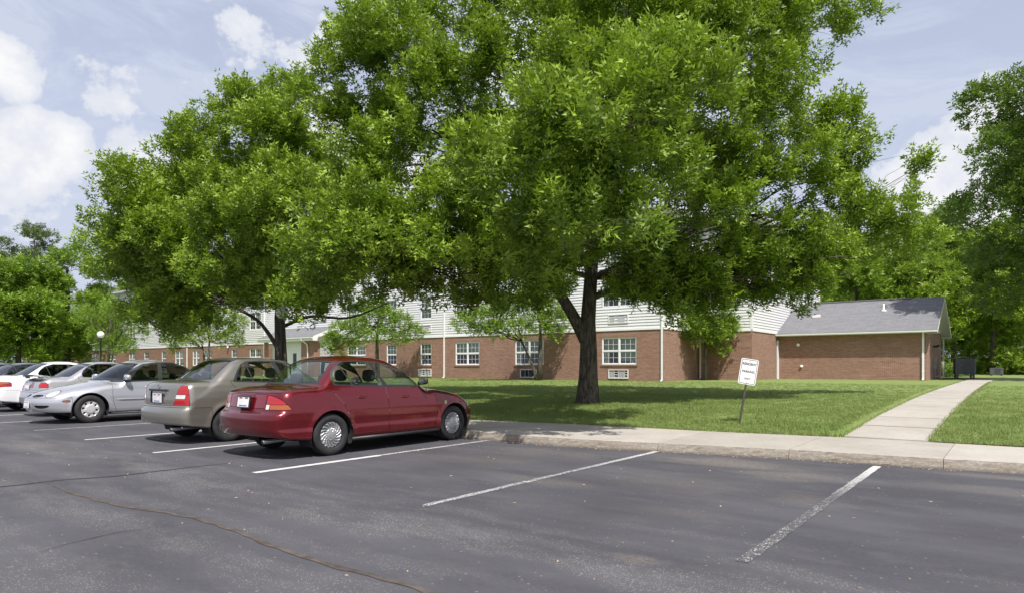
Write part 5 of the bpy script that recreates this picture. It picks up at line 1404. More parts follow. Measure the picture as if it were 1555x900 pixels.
def make_car(S):
    L = S['L']; ra, fa = S['axles']; Rw = S.get('Rw', .31); Ra = S.get('Ra', .365); hw_ = S['halfw']; h = S.get('grid', .022)
    root = empty(S['name'], S['loc'], S['rz']); tag(root, S['label'], 'car', S.get('group', 'cars parked in the lot'))
    w = curve(S['w'], .06); bulge = curve(S['bulge'], .012); zt = curve(S['zt'], .04); xr = curve(S['xr'], .018); xf = curve(S['xf'], .025); zb = curve(S['zb'], .04); zg = curve(S['zg'], S.get('gs', .05)); tum = curve(S['tumble'], .03)
    wg = curve(S['wg'], .08); xm = S['xm']; bowf, bowr = S.get('bow', (.20, .16)); endr, endf = S.get('endbow', (.16, .30))
    def W(x, z):
        q = np.zeros_like(x)
        for a in (ra, fa):
            rho = np.hypot(x - a, z - Rw); q = q + S.get('flare', .016) * np.exp(-((rho - Ra) / .055) ** 2) * (z > .15)
        return w(x) + bulge(z) + q
    def gtop(x, y, z):
        t = np.clip((x - xm) / .9, -1, 1); bow = np.where(t > 0, bowf * t, bowr * t) * (np.abs(y) / .7) ** 2
        return z - (zg(x + bow) - S.get('crown', .05) * (np.abs(y) / .6) ** 2)
    def gside(x, y, z): return np.abs(y) - (wg(x) - tum(z))
    def f(x, y, z):
        ay = np.abs(y); ww = W(x, z)
        side = ay - ww
        top = z - (zt(x) - S.get('hcrown', .04) * (ay / .75) ** 2)
        e1 = xr(z) + endr * (ay / hw_) ** 3 - x; e2 = x - (xf(z) - endf * (ay / hw_) ** 2.6)
        low = smax(smax(side, top, S.get('rs', .085)), smax(e1, e2, .01), .11)
        low = smax(low, zb(x) - z, .035)
        gh = smax(gside(x, y, z), gtop(x, y, z), S.get('rg', .085))
        gh = np.maximum(smax(gh, .55 - z, .02), np.maximum(S['zg'][0][0] + .03 - x, x - S['zg'][-1][0] + .03))
        return smin(low, gh, S.get('blend', .045))
    V, Q = surface_nets(f, (-.06, -hw_ - .08, .10), (L + .06, hw_ + .08, S['H'] + .05), h)
    e = .002
    def grad(V):
        g = np.empty_like(V)
        for i in range(3):
            d = np.zeros(3); d[i] = e; g[:, i] = (f(*(V + d).T) - f(*(V - d).T)) / (2 * e)
        return g
    for _ in range(3):
        g = grad(V); v = f(*V.T); V = V - g * (np.clip(v, -.02, .02) / np.maximum((g * g).sum(1), .2))[:, None]
    N = unit(grad(V)); T = np.concatenate([Q[:, [0, 1, 2]], Q[:, [0, 2, 3]]])
    sk = Skin(V, N, T)
    paint = S['paint']
    # wheel openings
    for a in (ra, fa):
        _, sk = sk.split(lambda V, N: np.maximum(np.hypot(V[:, 0] - a, V[:, 2] - Rw) - Ra, .40 - np.abs(V[:, 1])))
    _, sk = sk.split(lambda V, N: np.maximum(V[:, 2] - .33, -(-N[:, 2] - .75)))
    # glass in the greenhouse
    def carve(sk, field, name, m, parent, off=0.0, sides=False, gap=0.0, gapm=None, out=None, label=None):
        a, rest = sk.split(field)
        objs = []
        if gap > 0:
            gfield = (lambda V, N: field(V, N) + gap)
            a, ring = a.split(gfield); ring.off(-.012).build('shut_line', gapm or M_UNDER, parent)
        for sgn in ((1, -1) if sides else (0,)):
            b = a.left(sgn) if sgn else a
            o = b.off(off).build(name, m, parent)
            if o is not None and label: tag(o, label)
            objs.append(o)
        return rest, objs
    zlo_f, zhi_f = S['ws']; zlo_r, zhi_r = S['rw']; pil = S.get('pillar', (.075, .085))
    def wsf(V, N, m=0.0):
        x, y, z = V.T; return np.maximum.reduce([np.abs(y) - (wg(x) - tum(z) - pil[0]) - m, z - zhi_f - m + .03 * (y / .6) ** 2, zlo_f - z - m, (xm + .3) - x, np.abs(gtop(x, y, z)) - .035])
    def rwf(V, N, m=0.0):
        x, y, z = V.T; return np.maximum.reduce([np.abs(y) - (wg(x) - tum(z) - pil[1] - S.get('pil_taper', .0) * np.clip((zhi_r - z) / .32, 0, 1)) - m, z - zhi_r - m + .03 * (y / .6) ** 2, zlo_r + S.get('rwb', .0) * y * y - z - m, x - (xm - .3), np.abs(gtop(x, y, z)) - .04])
    gm = S.get('glass', M_CGLASS)
    for nm, fld in (('windshield', wsf), ('rear_window', rwf)):
        seal, sk = sk.split(lambda V, N: fld(V, N, .022))
        g_, ring = seal.split(fld); ring.off(-.003).build('window_seal', M_BTRIM, root); g_.off(-.007).build(nm, gm, root)
    dlo = S['dlo']
    dfield = lambda V, N, r=0.0: np.maximum(poly(dlo, V[:, 0], V[:, 2], r), .35 - np.abs(V[:, 1]))
    zone, sk = sk.split(lambda V, N: dfield(V, N, S.get('trim_w', .022)))
    panes = []
    for (nm, pts, dr) in S['panes']:
        pz, zone = zone.split(lambda V, N: np.maximum(poly(pts, V[:, 0], V[:, 2], .012), .35 - np.abs(V[:, 1])))
        panes.append((nm, dr, pz))
    zone.off(.002).build('window_trim', M_BTRIM, root)
    # lamps, plates and bumper lines before the doors
    for (nm, m, fld, sides, off) in S.get('lamps', []):
        sk, _ = carve(sk, fld, nm, m, root, off, sides, gap=.006)
    for (nm, m, fld, off) in S.get('zones', []):
        sk, _ = carve(sk, fld, nm, m, root, off, False, gap=.006)
    doors = {}
    for i, pts in enumerate(S['doors']):
        dz, sk = sk.split(lambda V, N: np.maximum(poly(pts, V[:, 0], V[:, 2], .03), .45 - np.abs(V[:, 1])))
        dz, ring = dz.split(lambda V, N: np.maximum(poly(pts, V[:, 0], V[:, 2], .03) + .007, .45 - np.abs(V[:, 1])))
        ring.off(-.012).build('shut_line', M_UNDER, root)
        for sgn in (1, -1): doors[(i, sgn)] = dz.left(sgn).build('door', paint, root)
    for (nm, dr, pz) in panes:
        for sgn in (1, -1): pz.left(sgn).off(-.006).build(nm, gm, doors.get((dr, sgn), root) if dr is not None else root)
    sk.build('body', paint, root)
    ysurf = lambda x, z: float(min(W(np.array([x]), np.array([z]))[0], 9)) if z < 1.0 else float(wg(x) - tum(z))
    # handles, mouldings, mirrors
    for i, (hx, hz) in enumerate(S['handles']):
        for sgn in (1, -1):
            y = ysurf(hx, hz) * sgn; mb = MB(); mb.lathe([(0, -.5), (.6, -.42), (1, -.15), (1, .15), (.6, .42), (0, .5)], 12)
            mb.v = [(hx + v[2] * .19, y + sgn * (.004 + v[0] * .012), hz + v[1] * .024) for v in mb.v]
            mb.outward().build('handle', S.get('handle_m', paint), doors[(i, sgn)], True)
    if 'mould' in S:
        mx0, mx1, mz0, mz1, mm, mt = S['mould']
        for sgn in (1, -1):
            mb = MB(); n = 24; ring = []
            for k in range(n + 1):
                x = mx0 + (mx1 - mx0) * k / n; zc = mz0 + (mz1 - mz0) * k / n; y = ysurf(x, zc); en = min(1, k / 1.5, (n - k) / 1.5) + .05
                ring.append([(x, sgn * (y - .015), zc - mt), (x, sgn * (y + .016 * en), zc - mt * .6), (x, sgn * (y + .016 * en), zc + mt * .6), (x, sgn * (y - .015), zc + mt)])
            for k in range(n):
                for q in range(3):
                    fc = [ring[k][q], ring[k + 1][q], ring[k + 1][q + 1], ring[k][q + 1]]; mb.face(fc if sgn < 0 else fc[::-1])
            mb.outward().build('side_moulding', mm, root, True)
    if 'sill' in S:
        sx0, sx1, sz0, sz1, sm = S['sill']
        for sgn in (1, -1):
            mb = MB(); mb.tube([(sx0, sgn * (ysurf(sx0, sz1) - .015), (sz0 + sz1) / 2), (sx1, sgn * (ysurf(sx1, sz1) - .015), (sz0 + sz1) / 2)], (sz1 - sz0) / 2, 10); mb.build('sill_trim', sm, root, True)
    mxp, mzp, mm = S['mirror']
    for sgn in (1, -1):
        y0 = float(wg(mxp) - tum(mzp)); mb = MB()
        ms = S.get('mirror_size', 1.0); n1, n2 = 18, 10
        for i in range(n2):
            for j in range(n1):
                q = []
                for (ii, jj) in ((i, j), (i + 1, j), (i + 1, j + 1), (i, j + 1)):
                    ph = math.pi * (ii / n2 - .5); th = 2 * math.pi * jj / n1; se = lambda v, e: math.copysign(abs(v) ** e, v)
                    cx = se(math.cos(ph), .5) * se(math.cos(th), .55); cz = se(math.cos(ph), .5) * se(math.sin(th), .55); cy = se(math.sin(ph), .55)
                    q.append((mxp + .02 + cx * .055 * (1.15 if cx > 0 else .5) * ms, sgn * (y0 + .10 + cy * .095 * ms), mzp + .03 + cz * .058 * ms * (1 - .15 * cy * 1)))
                mb.face(q)
        mb.tube([(mxp + .05, sgn * (y0 - .02), mzp - .005), (mxp + .03, sgn * (y0 + .06), mzp + .01)], [.035, .03], 8)
        mo = mb.outward().build('mirror', mm, root, True)
        g = MB(); g.lathe([(0, 0), (1, 0)], 16); g.v = [(mxp + .02 - .030 * ms, sgn * (y0 + .10 + v[0] * .07 * ms), mzp + .03 + v[1] * .043 * ms) for v in g.v]; g.build('mirror_glass', M_CHROME, mo)
    # wheels
    hm, tm, rm = wheel_meshes(S['wheel'], Rw, .195, S.get('rim', .20))
    for a in (ra, fa):
        for sgn in (1, -1):
            yw = S['track'] / 2 * sgn
            o = link(bpy.data.objects.new('wheel', hm), root); o.location = (a, yw, Rw); o.rotation_euler = (0, random.Random(a).uniform(0, 6), math.pi if sgn > 0 else 0)
            if sgn > 0: o.rotation_euler = (0, -o.rotation_euler[1], math.pi)
            link(bpy.data.objects.new('tyre', tm), o); link(bpy.data.objects.new('rim', rm), o)
            mb = MB(); n = 20     # wheel housing
            for k in range(n):
                t0, t1 = R(-25 + 230 * k / n), R(-25 + 230 * (k + 1) / n); Rr = Ra + .012
                P = lambda t, y: (a + Rr * math.cos(t), y, Rw + Rr * math.sin(t))
                yo = (ysurf(a, .6) - .01) * sgn; yi = (ysurf(a, .6) - .32) * sgn
                mb.face([P(t0, yo), P(t1, yo), P(t1, yi), P(t0, yi)]); mb.face([P(t0, yi), P(t1, yi), (a, yi, Rw)])
            mb.build('wheel_housing', M_UNDER, root)
    # underside, floor and seats
    ub = MB(); ub.box((.85, -hw_ + .16, .20), (L - .55, hw_ - .16, .30)); ub.box((ra - .05, -S['track'] / 2, Rw - .04), (ra + .05, S['track'] / 2, Rw + .04)); ub.box((fa - .05, -S['track'] / 2, Rw - .04), (fa + .05, S['track'] / 2, Rw + .04))
    ub.box((.30, -.55, .31), (.86, .55, .36)); ub.build('underbody', M_UNDER, root)
    ex = MB(); ex.tube([(.95, -.42, .24), (.45, -.45, .26), (.10, -.45, .25)], .03, 8); ex.lathe([(0, -.5), (.8, -.45), (1, -.3), (1, .3), (.8, .45), (0, .5)], 12); k = 3 * 8
    ex.v[k:] = [(.60 + v[2] * .3, -.25 + v[1] * .12 + v[0] * 0, .30 + v[0] * .07) for v in ex.v[k:]]; ex.mi = [1 if i >= 17 else 0 for i in range(len(ex.f))]; ex.build('exhaust_pipe', [M_METAL, M_UNDER], root, True)
    fb = S['cabin']      # (rear seat x, front seat x, shelf x0, dash x, belt z)
    fl = MB(); fl.box((fb[2] - .05, -hw_ + .14, .33), (fb[3] + .1, hw_ - .14, .36)); fl.box((fb[2] - .1, -.62, fb[4] - .10), (fb[0] + .02, .62, fb[4] - .07)); fl.box((fb[3] - .05, -.66, fb[4] - .28), (fb[3] + .18, .66, fb[4] - .10)); fl.build('cabin_trim', M_LINER, root)
    sm = S.get('seatm', M_SEAT)
    def seat(x, y, wd, top, head=True):
        mb = MB(); mb.box((x, y - wd / 2, .42), (x + .5, y + wd / 2, .58))
        A = [(x + .02, .52), (x + .16, .55), (x + .02, top), (x - .10, top)]
        for yy in (y - wd / 2, y + wd / 2): pass
        P0 = [(a, y - wd / 2, b) for a, b in A]; P1 = [(a, y + wd / 2, b) for a, b in A]
        mb.face(P0); mb.face(P1[::-1])
        for q in range(4): mb.face([P0[q], P1[q], P1[(q + 1) % 4], P0[(q + 1) % 4]][::-1])
        o = bevel(mb.build('seat', sm, root), .05, 3)
        if head:
            for yy in ([y] if wd < .7 else [y - .36, y + .36]):
                hb = MB(); n1, n2 = 14, 8; se = lambda v, e: math.copysign(abs(v) ** e, v)
                def hp(i, j):
                    ph = math.pi * (i / n2 - .5); th = 2 * math.pi * j / n1
                    return (x - .07 + se(math.cos(ph), .6) * se(math.cos(th), .7) * .055, yy + se(math.cos(ph), .6) * se(math.sin(th), .7) * .135, top + .115 + se(math.sin(ph), .6) * .10)
                for i in range(n2):
                    for j in range(n1): hb.face([hp(i, j), hp(i, j + 1), hp(i + 1, j + 1), hp(i + 1, j)])
                hb.outward().build('headrest', M_SEATD if S.get('dark_heads') else sm, o, True)
    seat(fb[0], 0, 1.25, fb[4] - .04); seat(fb[1], .36, .5, fb[4] + .02); seat(fb[1], -.36, .5, fb[4] + .02)
    sw = MB(); t_ = np.linspace(0, 2 * math.pi, 20); sw.tube([(fb[3] - .12 - .05 * math.sin(a), .36 + .18 * math.cos(a), fb[4] - .08 + .17 * math.sin(a)) for a in t_], .014, 6, cap=False); sw.build('steering_wheel', M_BTRIM, root)
    # number plate
    for (px_, pz_, tilt, rear) in S.get('plates', []):
        po = empty('plate_mount', (px_, 0, pz_), 0, root); 
        mb = MB(); mb.box((-.006, -.152, -.076), (.006, .152, .076)); o = mb.build('license_plate', M_PLATE, root); bevel(o, .006, 2); C.objects.unlink(po); bpy.data.objects.remove(po)
        o.location = (px_, 0, pz_); s_ = -1 if rear else 1; o.rotation_euler = (0, R(tilt), 0)
        d = .0075 * s_
        def strip(nm, y0, y1, z0, z1, m, e=0.0):
            q = MB(); q.face([(d + e * s_, y0, z0), (d + e * s_, y1, z0), (d + e * s_, y1, z1), (d + e * s_, y0, z1)]); q.build(nm, m, o)
        strip('blue_band', -.10, .10, -.062, -.045, M_PBLUE); strip('red_band', -.115, -.035, .045, .064, M_PRED); strip('red_band', .035, .115, .045, .064, M_PRED)
        if S.get('frame'):
            q = MB(); 
            for a in ((-.16, -.15, -.085, .085), (.15, .16, -.085, .085)): q.box((-.01, a[0], a[2]), (.010, a[1], a[3]))
            for a in ((-.15, .15, -.085, -.072), (-.15, .15, .072, .085)): q.box((-.01, a[0], a[2]), (.0105, a[1], a[3]))
            q.build('plate_frame', M_BTRIM, o)
    S['f'] = f; S['W'] = W
    return root

BULGE = [(.12, -.07), (.22, -.035), (.32, -.008), (.45, 0), (.62, .0), (.78, -.012), (.9, -.035), (1.0, -.065), (1.1, -.11)]
TUM = [(.85, 0), (.98, .015), (1.1, .065), (1.25, .15), (1.36, .22), (1.46, .30)]

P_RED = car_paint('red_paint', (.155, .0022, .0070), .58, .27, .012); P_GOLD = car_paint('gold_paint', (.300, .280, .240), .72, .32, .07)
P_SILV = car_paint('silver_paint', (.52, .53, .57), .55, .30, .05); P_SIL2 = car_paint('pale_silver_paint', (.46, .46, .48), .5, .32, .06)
P_WHITE = car_paint('white_paint', (.76, .77, .79), .0, .35, .03, 0); P_NAVY = car_paint('navy_paint', (.018, .022, .045), .4, .3, .05); P_CHAR = car_paint('charcoal_paint', (.06, .065, .07), .5, .3, .05)

# --- red sedan
box2 = lambda V, x1, z0, z1: np.maximum.reduce([V[:, 0] - x1, V[:, 2] - z1, z0 - V[:, 2]])
red_lamp = lambda V: np.maximum.reduce([V[:, 0] - (.17 + (.93 - V[:, 2]) * .80), V[:, 2] - .925, .700 - V[:, 2]])
make_car(dict(name='red_sedan', label='dark red four door sedan nearest us, parked nose to the kerb', loc=(-8.83, 5.08, 0), rz=R(90), paint=P_RED,
    L=4.42, H=1.46, halfw=.85, axles=(1.00, 3.63), Rw=.31, Ra=.362, track=1.46, grid=.019, wheel='swirl', rim=.205, xm=1.95,
    w=[(0, .77), (.3, .80), (.7, .835), (1.2, .85), (2.2, .85), (3.4, .845), (3.9, .83), (4.2, .80), (4.42, .76)], bulge=[(.12, -.07), (.22, -.030), (.30, .0), (.405, .006), (.425, -.012), (.55, .0), (.66, .004), (.78, -.008), (.875, -.022), (.895, -.034), (1.0, -.058), (1.1, -.11)],
    zt=[(0, .95), (.15, .975), (.25, 1.0), (.5, 1.03), (.85, 1.045), (1.3, .98), (3.0, .93), (3.2, .955), (3.5, .915), (3.9, .83), (4.15, .75), (4.3, .68), (4.42, .62)],
    xr=[(.10, .22), (.24, .13), (.33, .055), (.42, .02), (.56, .012), (.64, .022), (.665, .085), (.70, .105), (.84, .135), (.93, .15), (.98, .20), (1.1, .40)],
    xf=[(.10, 4.22), (.22, 4.34), (.36, 4.41), (.53, 4.41), (.60, 4.37), (.68, 4.28), (.8, 4.08)],
    zb=[(0, .33), (.3, .29), (.7, .24), (1.4, .225), (3.2, .215), (3.9, .20), (4.42, .22)],
    zg=[(.3, .74), (.60, .94), (.78, 1.065), (1.0, 1.25), (1.20, 1.405), (1.36, 1.468), (1.75, 1.500), (2.05, 1.492), (2.35, 1.448), (2.65, 1.335), (2.95, 1.18), (3.2, 1.03), (3.45, .88), (3.7, .72)],
    wg=[(.4, .76), (1.0, .815), (2.0, .825), (3.0, .82), (3.5, .80)], tumble=TUM, ws=(.985, 1.40), rw=(1.07, 1.395), rwb=.0, pillar=(.085, .115), pil_taper=.035, trim_w=.014, mirror_size=.95, bow=(.22, .04), gs=.04, crown=.06,
    dlo=[(1.075, 1.045), (1.06, 1.13), (1.115, 1.225), (1.215, 1.315), (1.35, 1.375), (1.6, 1.395), (2.0, 1.388), (2.25, 1.34), (2.6, 1.21), (2.95, 1.045), (3.0, .985), (2.0, 1.005)],
    panes=[('quarter_window', [(1.10, 1.06), (1.09, 1.13), (1.14, 1.215), (1.225, 1.295), (1.25, 1.31), (1.375, 1.045)], 0), ('window', [(1.43, 1.043), (1.29, 1.335), (1.40, 1.37), (1.6, 1.378), (1.84, 1.374), (1.98, 1.03)], 0),
           ('window', [(2.11, 1.025), (2.02, 1.16), (1.95, 1.367), (2.06, 1.355), (2.25, 1.315), (2.6, 1.185), (2.88, 1.045), (2.88, 1.005)], 1)],
    doors=[[(.99, 1.02), (1.08, .93), (1.22, .78), (1.32, .60), (1.345, .45), (1.345, .29), (2.06, .28), (2.07, .5), (2.06, .75), (2.02, 1.0)],
           [(2.04, 1.0), (2.085, .75), (2.09, .5), (2.08, .28), (3.10, .27), (3.17, .45), (3.17, .65), (3.12, .96)]],
    handles=[(1.55, .84), (2.45, .82)], sill=(1.36, 3.25, .195, .245, M_BTRIM), mirror=(2.79, 1.035, M_BTRIM),
    lamps=[('taillight', M_RED, lambda V, N: np.maximum(red_lamp(V), np.maximum(.47 - np.abs(V[:, 1]), .775 - V[:, 2])), True, 0.0),
           ('turn_signal', M_AMB, lambda V, N: np.maximum(red_lamp(V), np.maximum(.535 - np.abs(V[:, 1]), .705 - V[:, 2])), True, 0.0),
           ('reverse_light', M_WLENS, lambda V, N: np.maximum(red_lamp(V), np.maximum(.47 - np.abs(V[:, 1]), .705 - V[:, 2])), True, 0.0),
           ('light_panel', M_DRED, lambda V, N: np.maximum.reduce([red_lamp(V), np.abs(V[:, 1]) - .46, .19 - np.abs(V[:, 1]), .72 - V[:, 2]]), True, -.002),
           ('headlight', M_HEAD, lambda V, N: np.maximum.reduce([4.02 - V[:, 0], .60 - V[:, 2], V[:, 2] - .735, .30 - np.abs(V[:, 1])]), True, 0.0),
           ('side_marker', M_AMB, lambda V, N: np.maximum(poly([(4.08, .54), (4.26, .54), (4.26, .575), (4.08, .575)], V[:, 0], V[:, 2], .01), .5 - np.abs(V[:, 1])), True, .002)],
    zones=[('rear_bumper', P_RED, lambda V, N: np.maximum(poly([(-.2, .1), (-.2, .675), (.67, .655), (.70, .1)], V[:, 0], V[:, 2]), .0), 0.0),
           ('trunk_lid', P_RED, lambda V, N: np.maximum.reduce([V[:, 0] - .70 + .12 * V[:, 1] ** 2, np.abs(V[:, 1]) - .66, .935 - V[:, 2]]), 0.0),
           ('front_bumper', P_RED, lambda V, N: np.maximum(poly([(4.6, .1), (4.6, .575), (4.0, .56), (3.99, .1)], V[:, 0], V[:, 2]), .0), 0.0),
           ('hood', P_RED, lambda V, N: np.maximum.reduce([3.22 - .2 * V[:, 1] ** 2 - V[:, 0], V[:, 0] - 4.16, np.abs(V[:, 1]) - .66, .60 - V[:, 2], .3 - N[:, 2]]), 0.0)],
    cabin=(1.28, 2.15, .80, 2.95, 1.03), plates=[(.085, .805, 8, True)], frame=True, seatm=M_SEAT, dark_heads=True))

# --- tan sedan
tan_lamp = lambda V: np.maximum.reduce([V[:, 0] - .265, V[:, 2] - .985, .655 - V[:, 2], (.50 + .10 * np.clip((V[:, 2] - .66) / .32, 0, 1)) - np.abs(V[:, 1])])
make_car(dict(name='tan_sedan', label='tan metallic four door sedan left of the red car, its rear towards us', loc=(-11.78, 5.20, 0), rz=R(90), paint=P_GOLD,
    L=4.40, H=1.50, halfw=.85, axles=(.95, 3.56), Rw=.305, Ra=.355, track=1.46, grid=.022, wheel='five', rim=.19, xm=1.85,
    w=[(0, .80), (.3, .82), (.7, .84), (1.2, .85), (2.2, .85), (3.4, .845), (3.9, .83), (4.2, .80), (4.40, .76)], bulge=BULGE,
    zt=[(0, 1.0), (.12, 1.04), (.2, 1.065), (.45, 1.08), (.8, 1.085), (1.3, 1.0), (3.0, .95), (3.2, .97), (3.5, .93), (3.9, .86), (4.2, .76), (4.40, .66)],
    xr=[(.10, .24), (.24, .12), (.33, .05), (.45, .03), (.55, .035), (.60, .055), (.63, .10), (.75, .10), (.95, .12), (1.03, .16), (1.12, .40)],
    xf=[(.10, 4.22), (.22, 4.32), (.36, 4.39), (.53, 4.39), (.62, 4.34), (.75, 4.2)],
    zb=[(0, .34), (.3, .30), (.7, .24), (1.4, .225), (3.2, .215), (3.9, .20), (4.40, .22)],
    zg=[(.25, .82), (.48, .98), (.64, 1.10), (.88, 1.28), (1.10, 1.43), (1.28, 1.482), (1.6, 1.49), (1.95, 1.49), (2.3, 1.455), (2.6, 1.34), (2.9, 1.19), (3.2, 1.02), (3.45, .87), (3.7, .72)],
    wg=[(.4, .79), (1.0, .82), (2.0, .825), (3.0, .82), (3.5, .80)], tumble=TUM, ws=(1.0, 1.40), rw=(1.105, 1.435), pillar=(.085, .08), pil_taper=.06, trim_w=.018, bow=(.2, .04), gs=.04,
    dlo=[(1.06, 1.06), (1.17, 1.22), (1.28, 1.34), (1.42, 1.395), (1.7, 1.41), (2.05, 1.40), (2.3, 1.35), (2.65, 1.21), (2.95, 1.05), (3.0, 1.0), (2.0, 1.03)],
    panes=[('quarter_window', [(1.11, 1.075), (1.2, 1.22), (1.29, 1.325), (1.345, 1.35), (1.40, 1.065)], 0), ('window', [(1.45, 1.063), (1.395, 1.36), (1.48, 1.385), (1.7, 1.395), (1.88, 1.39), (1.98, 1.05)], 0),
           ('window', [(2.1, 1.045), (2.0, 1.385), (2.06, 1.38), (2.28, 1.33), (2.6, 1.20), (2.88, 1.06), (2.88, 1.02)], 1)],
    doors=[[(1.02, 1.04), (1.10, .93), (1.20, .78), (1.28, .60), (1.30, .45), (1.30, .30), (2.04, .29), (2.05, .5), (2.05, .75), (2.03, 1.02)], [(2.05, 1.02), (2.07, .75), (2.07, .5), (2.06, .29), (3.06, .28), (3.12, .45), (3.12, .65), (3.08, .98)]],
    handles=[(1.5, .88), (2.45, .87)], sill=(1.3, 3.2, .2, .24, M_BTRIM), mirror=(2.85, 1.06, P_GOLD),
    lamps=[('taillight', M_RED, lambda V, N: np.maximum(tan_lamp(V), .835 - V[:, 2]), True, .003), ('reverse_light', M_WLENS, lambda V, N: np.maximum(tan_lamp(V), np.maximum(.765 - V[:, 2], np.abs(V[:, 1]) - .74)), True, .003), ('brake_light', M_RED, lambda V, N: tan_lamp(V), True, .003)],
    zones=[('rear_bumper', P_GOLD, lambda V, N: poly([(-.2, .1), (-.2, .635), (.62, .615), (.66, .1)], V[:, 0], V[:, 2]), 0.0),
           ('plate_recess', P_GOLD, lambda V, N: np.maximum(V[:, 0] - .35, poly([(-.27, .70), (.27, .70), (.30, .885), (-.30, .885)], V[:, 1], V[:, 2], .012)), -.016),
           ('trunk_lid', P_GOLD, lambda V, N: np.maximum.reduce([V[:, 0] - .60 + .12 * V[:, 1] ** 2, np.abs(V[:, 1]) - (.50 + .12 * np.clip((V[:, 2] - .66) / .32, 0, 1)), .65 - V[:, 2]]), 0.0),
           ('hood', P_GOLD, lambda V, N: np.maximum.reduce([3.22 - .2 * V[:, 1] ** 2 - V[:, 0], V[:, 0] - 4.2, np.abs(V[:, 1]) - .66, .60 - V[:, 2], .3 - N[:, 2]]), 0.0)],
    cabin=(1.22, 2.1, .68, 2.95, 1.06), plates=[(.088, .775, 0, True)], seatm=M_SEAT, dark_heads=True))

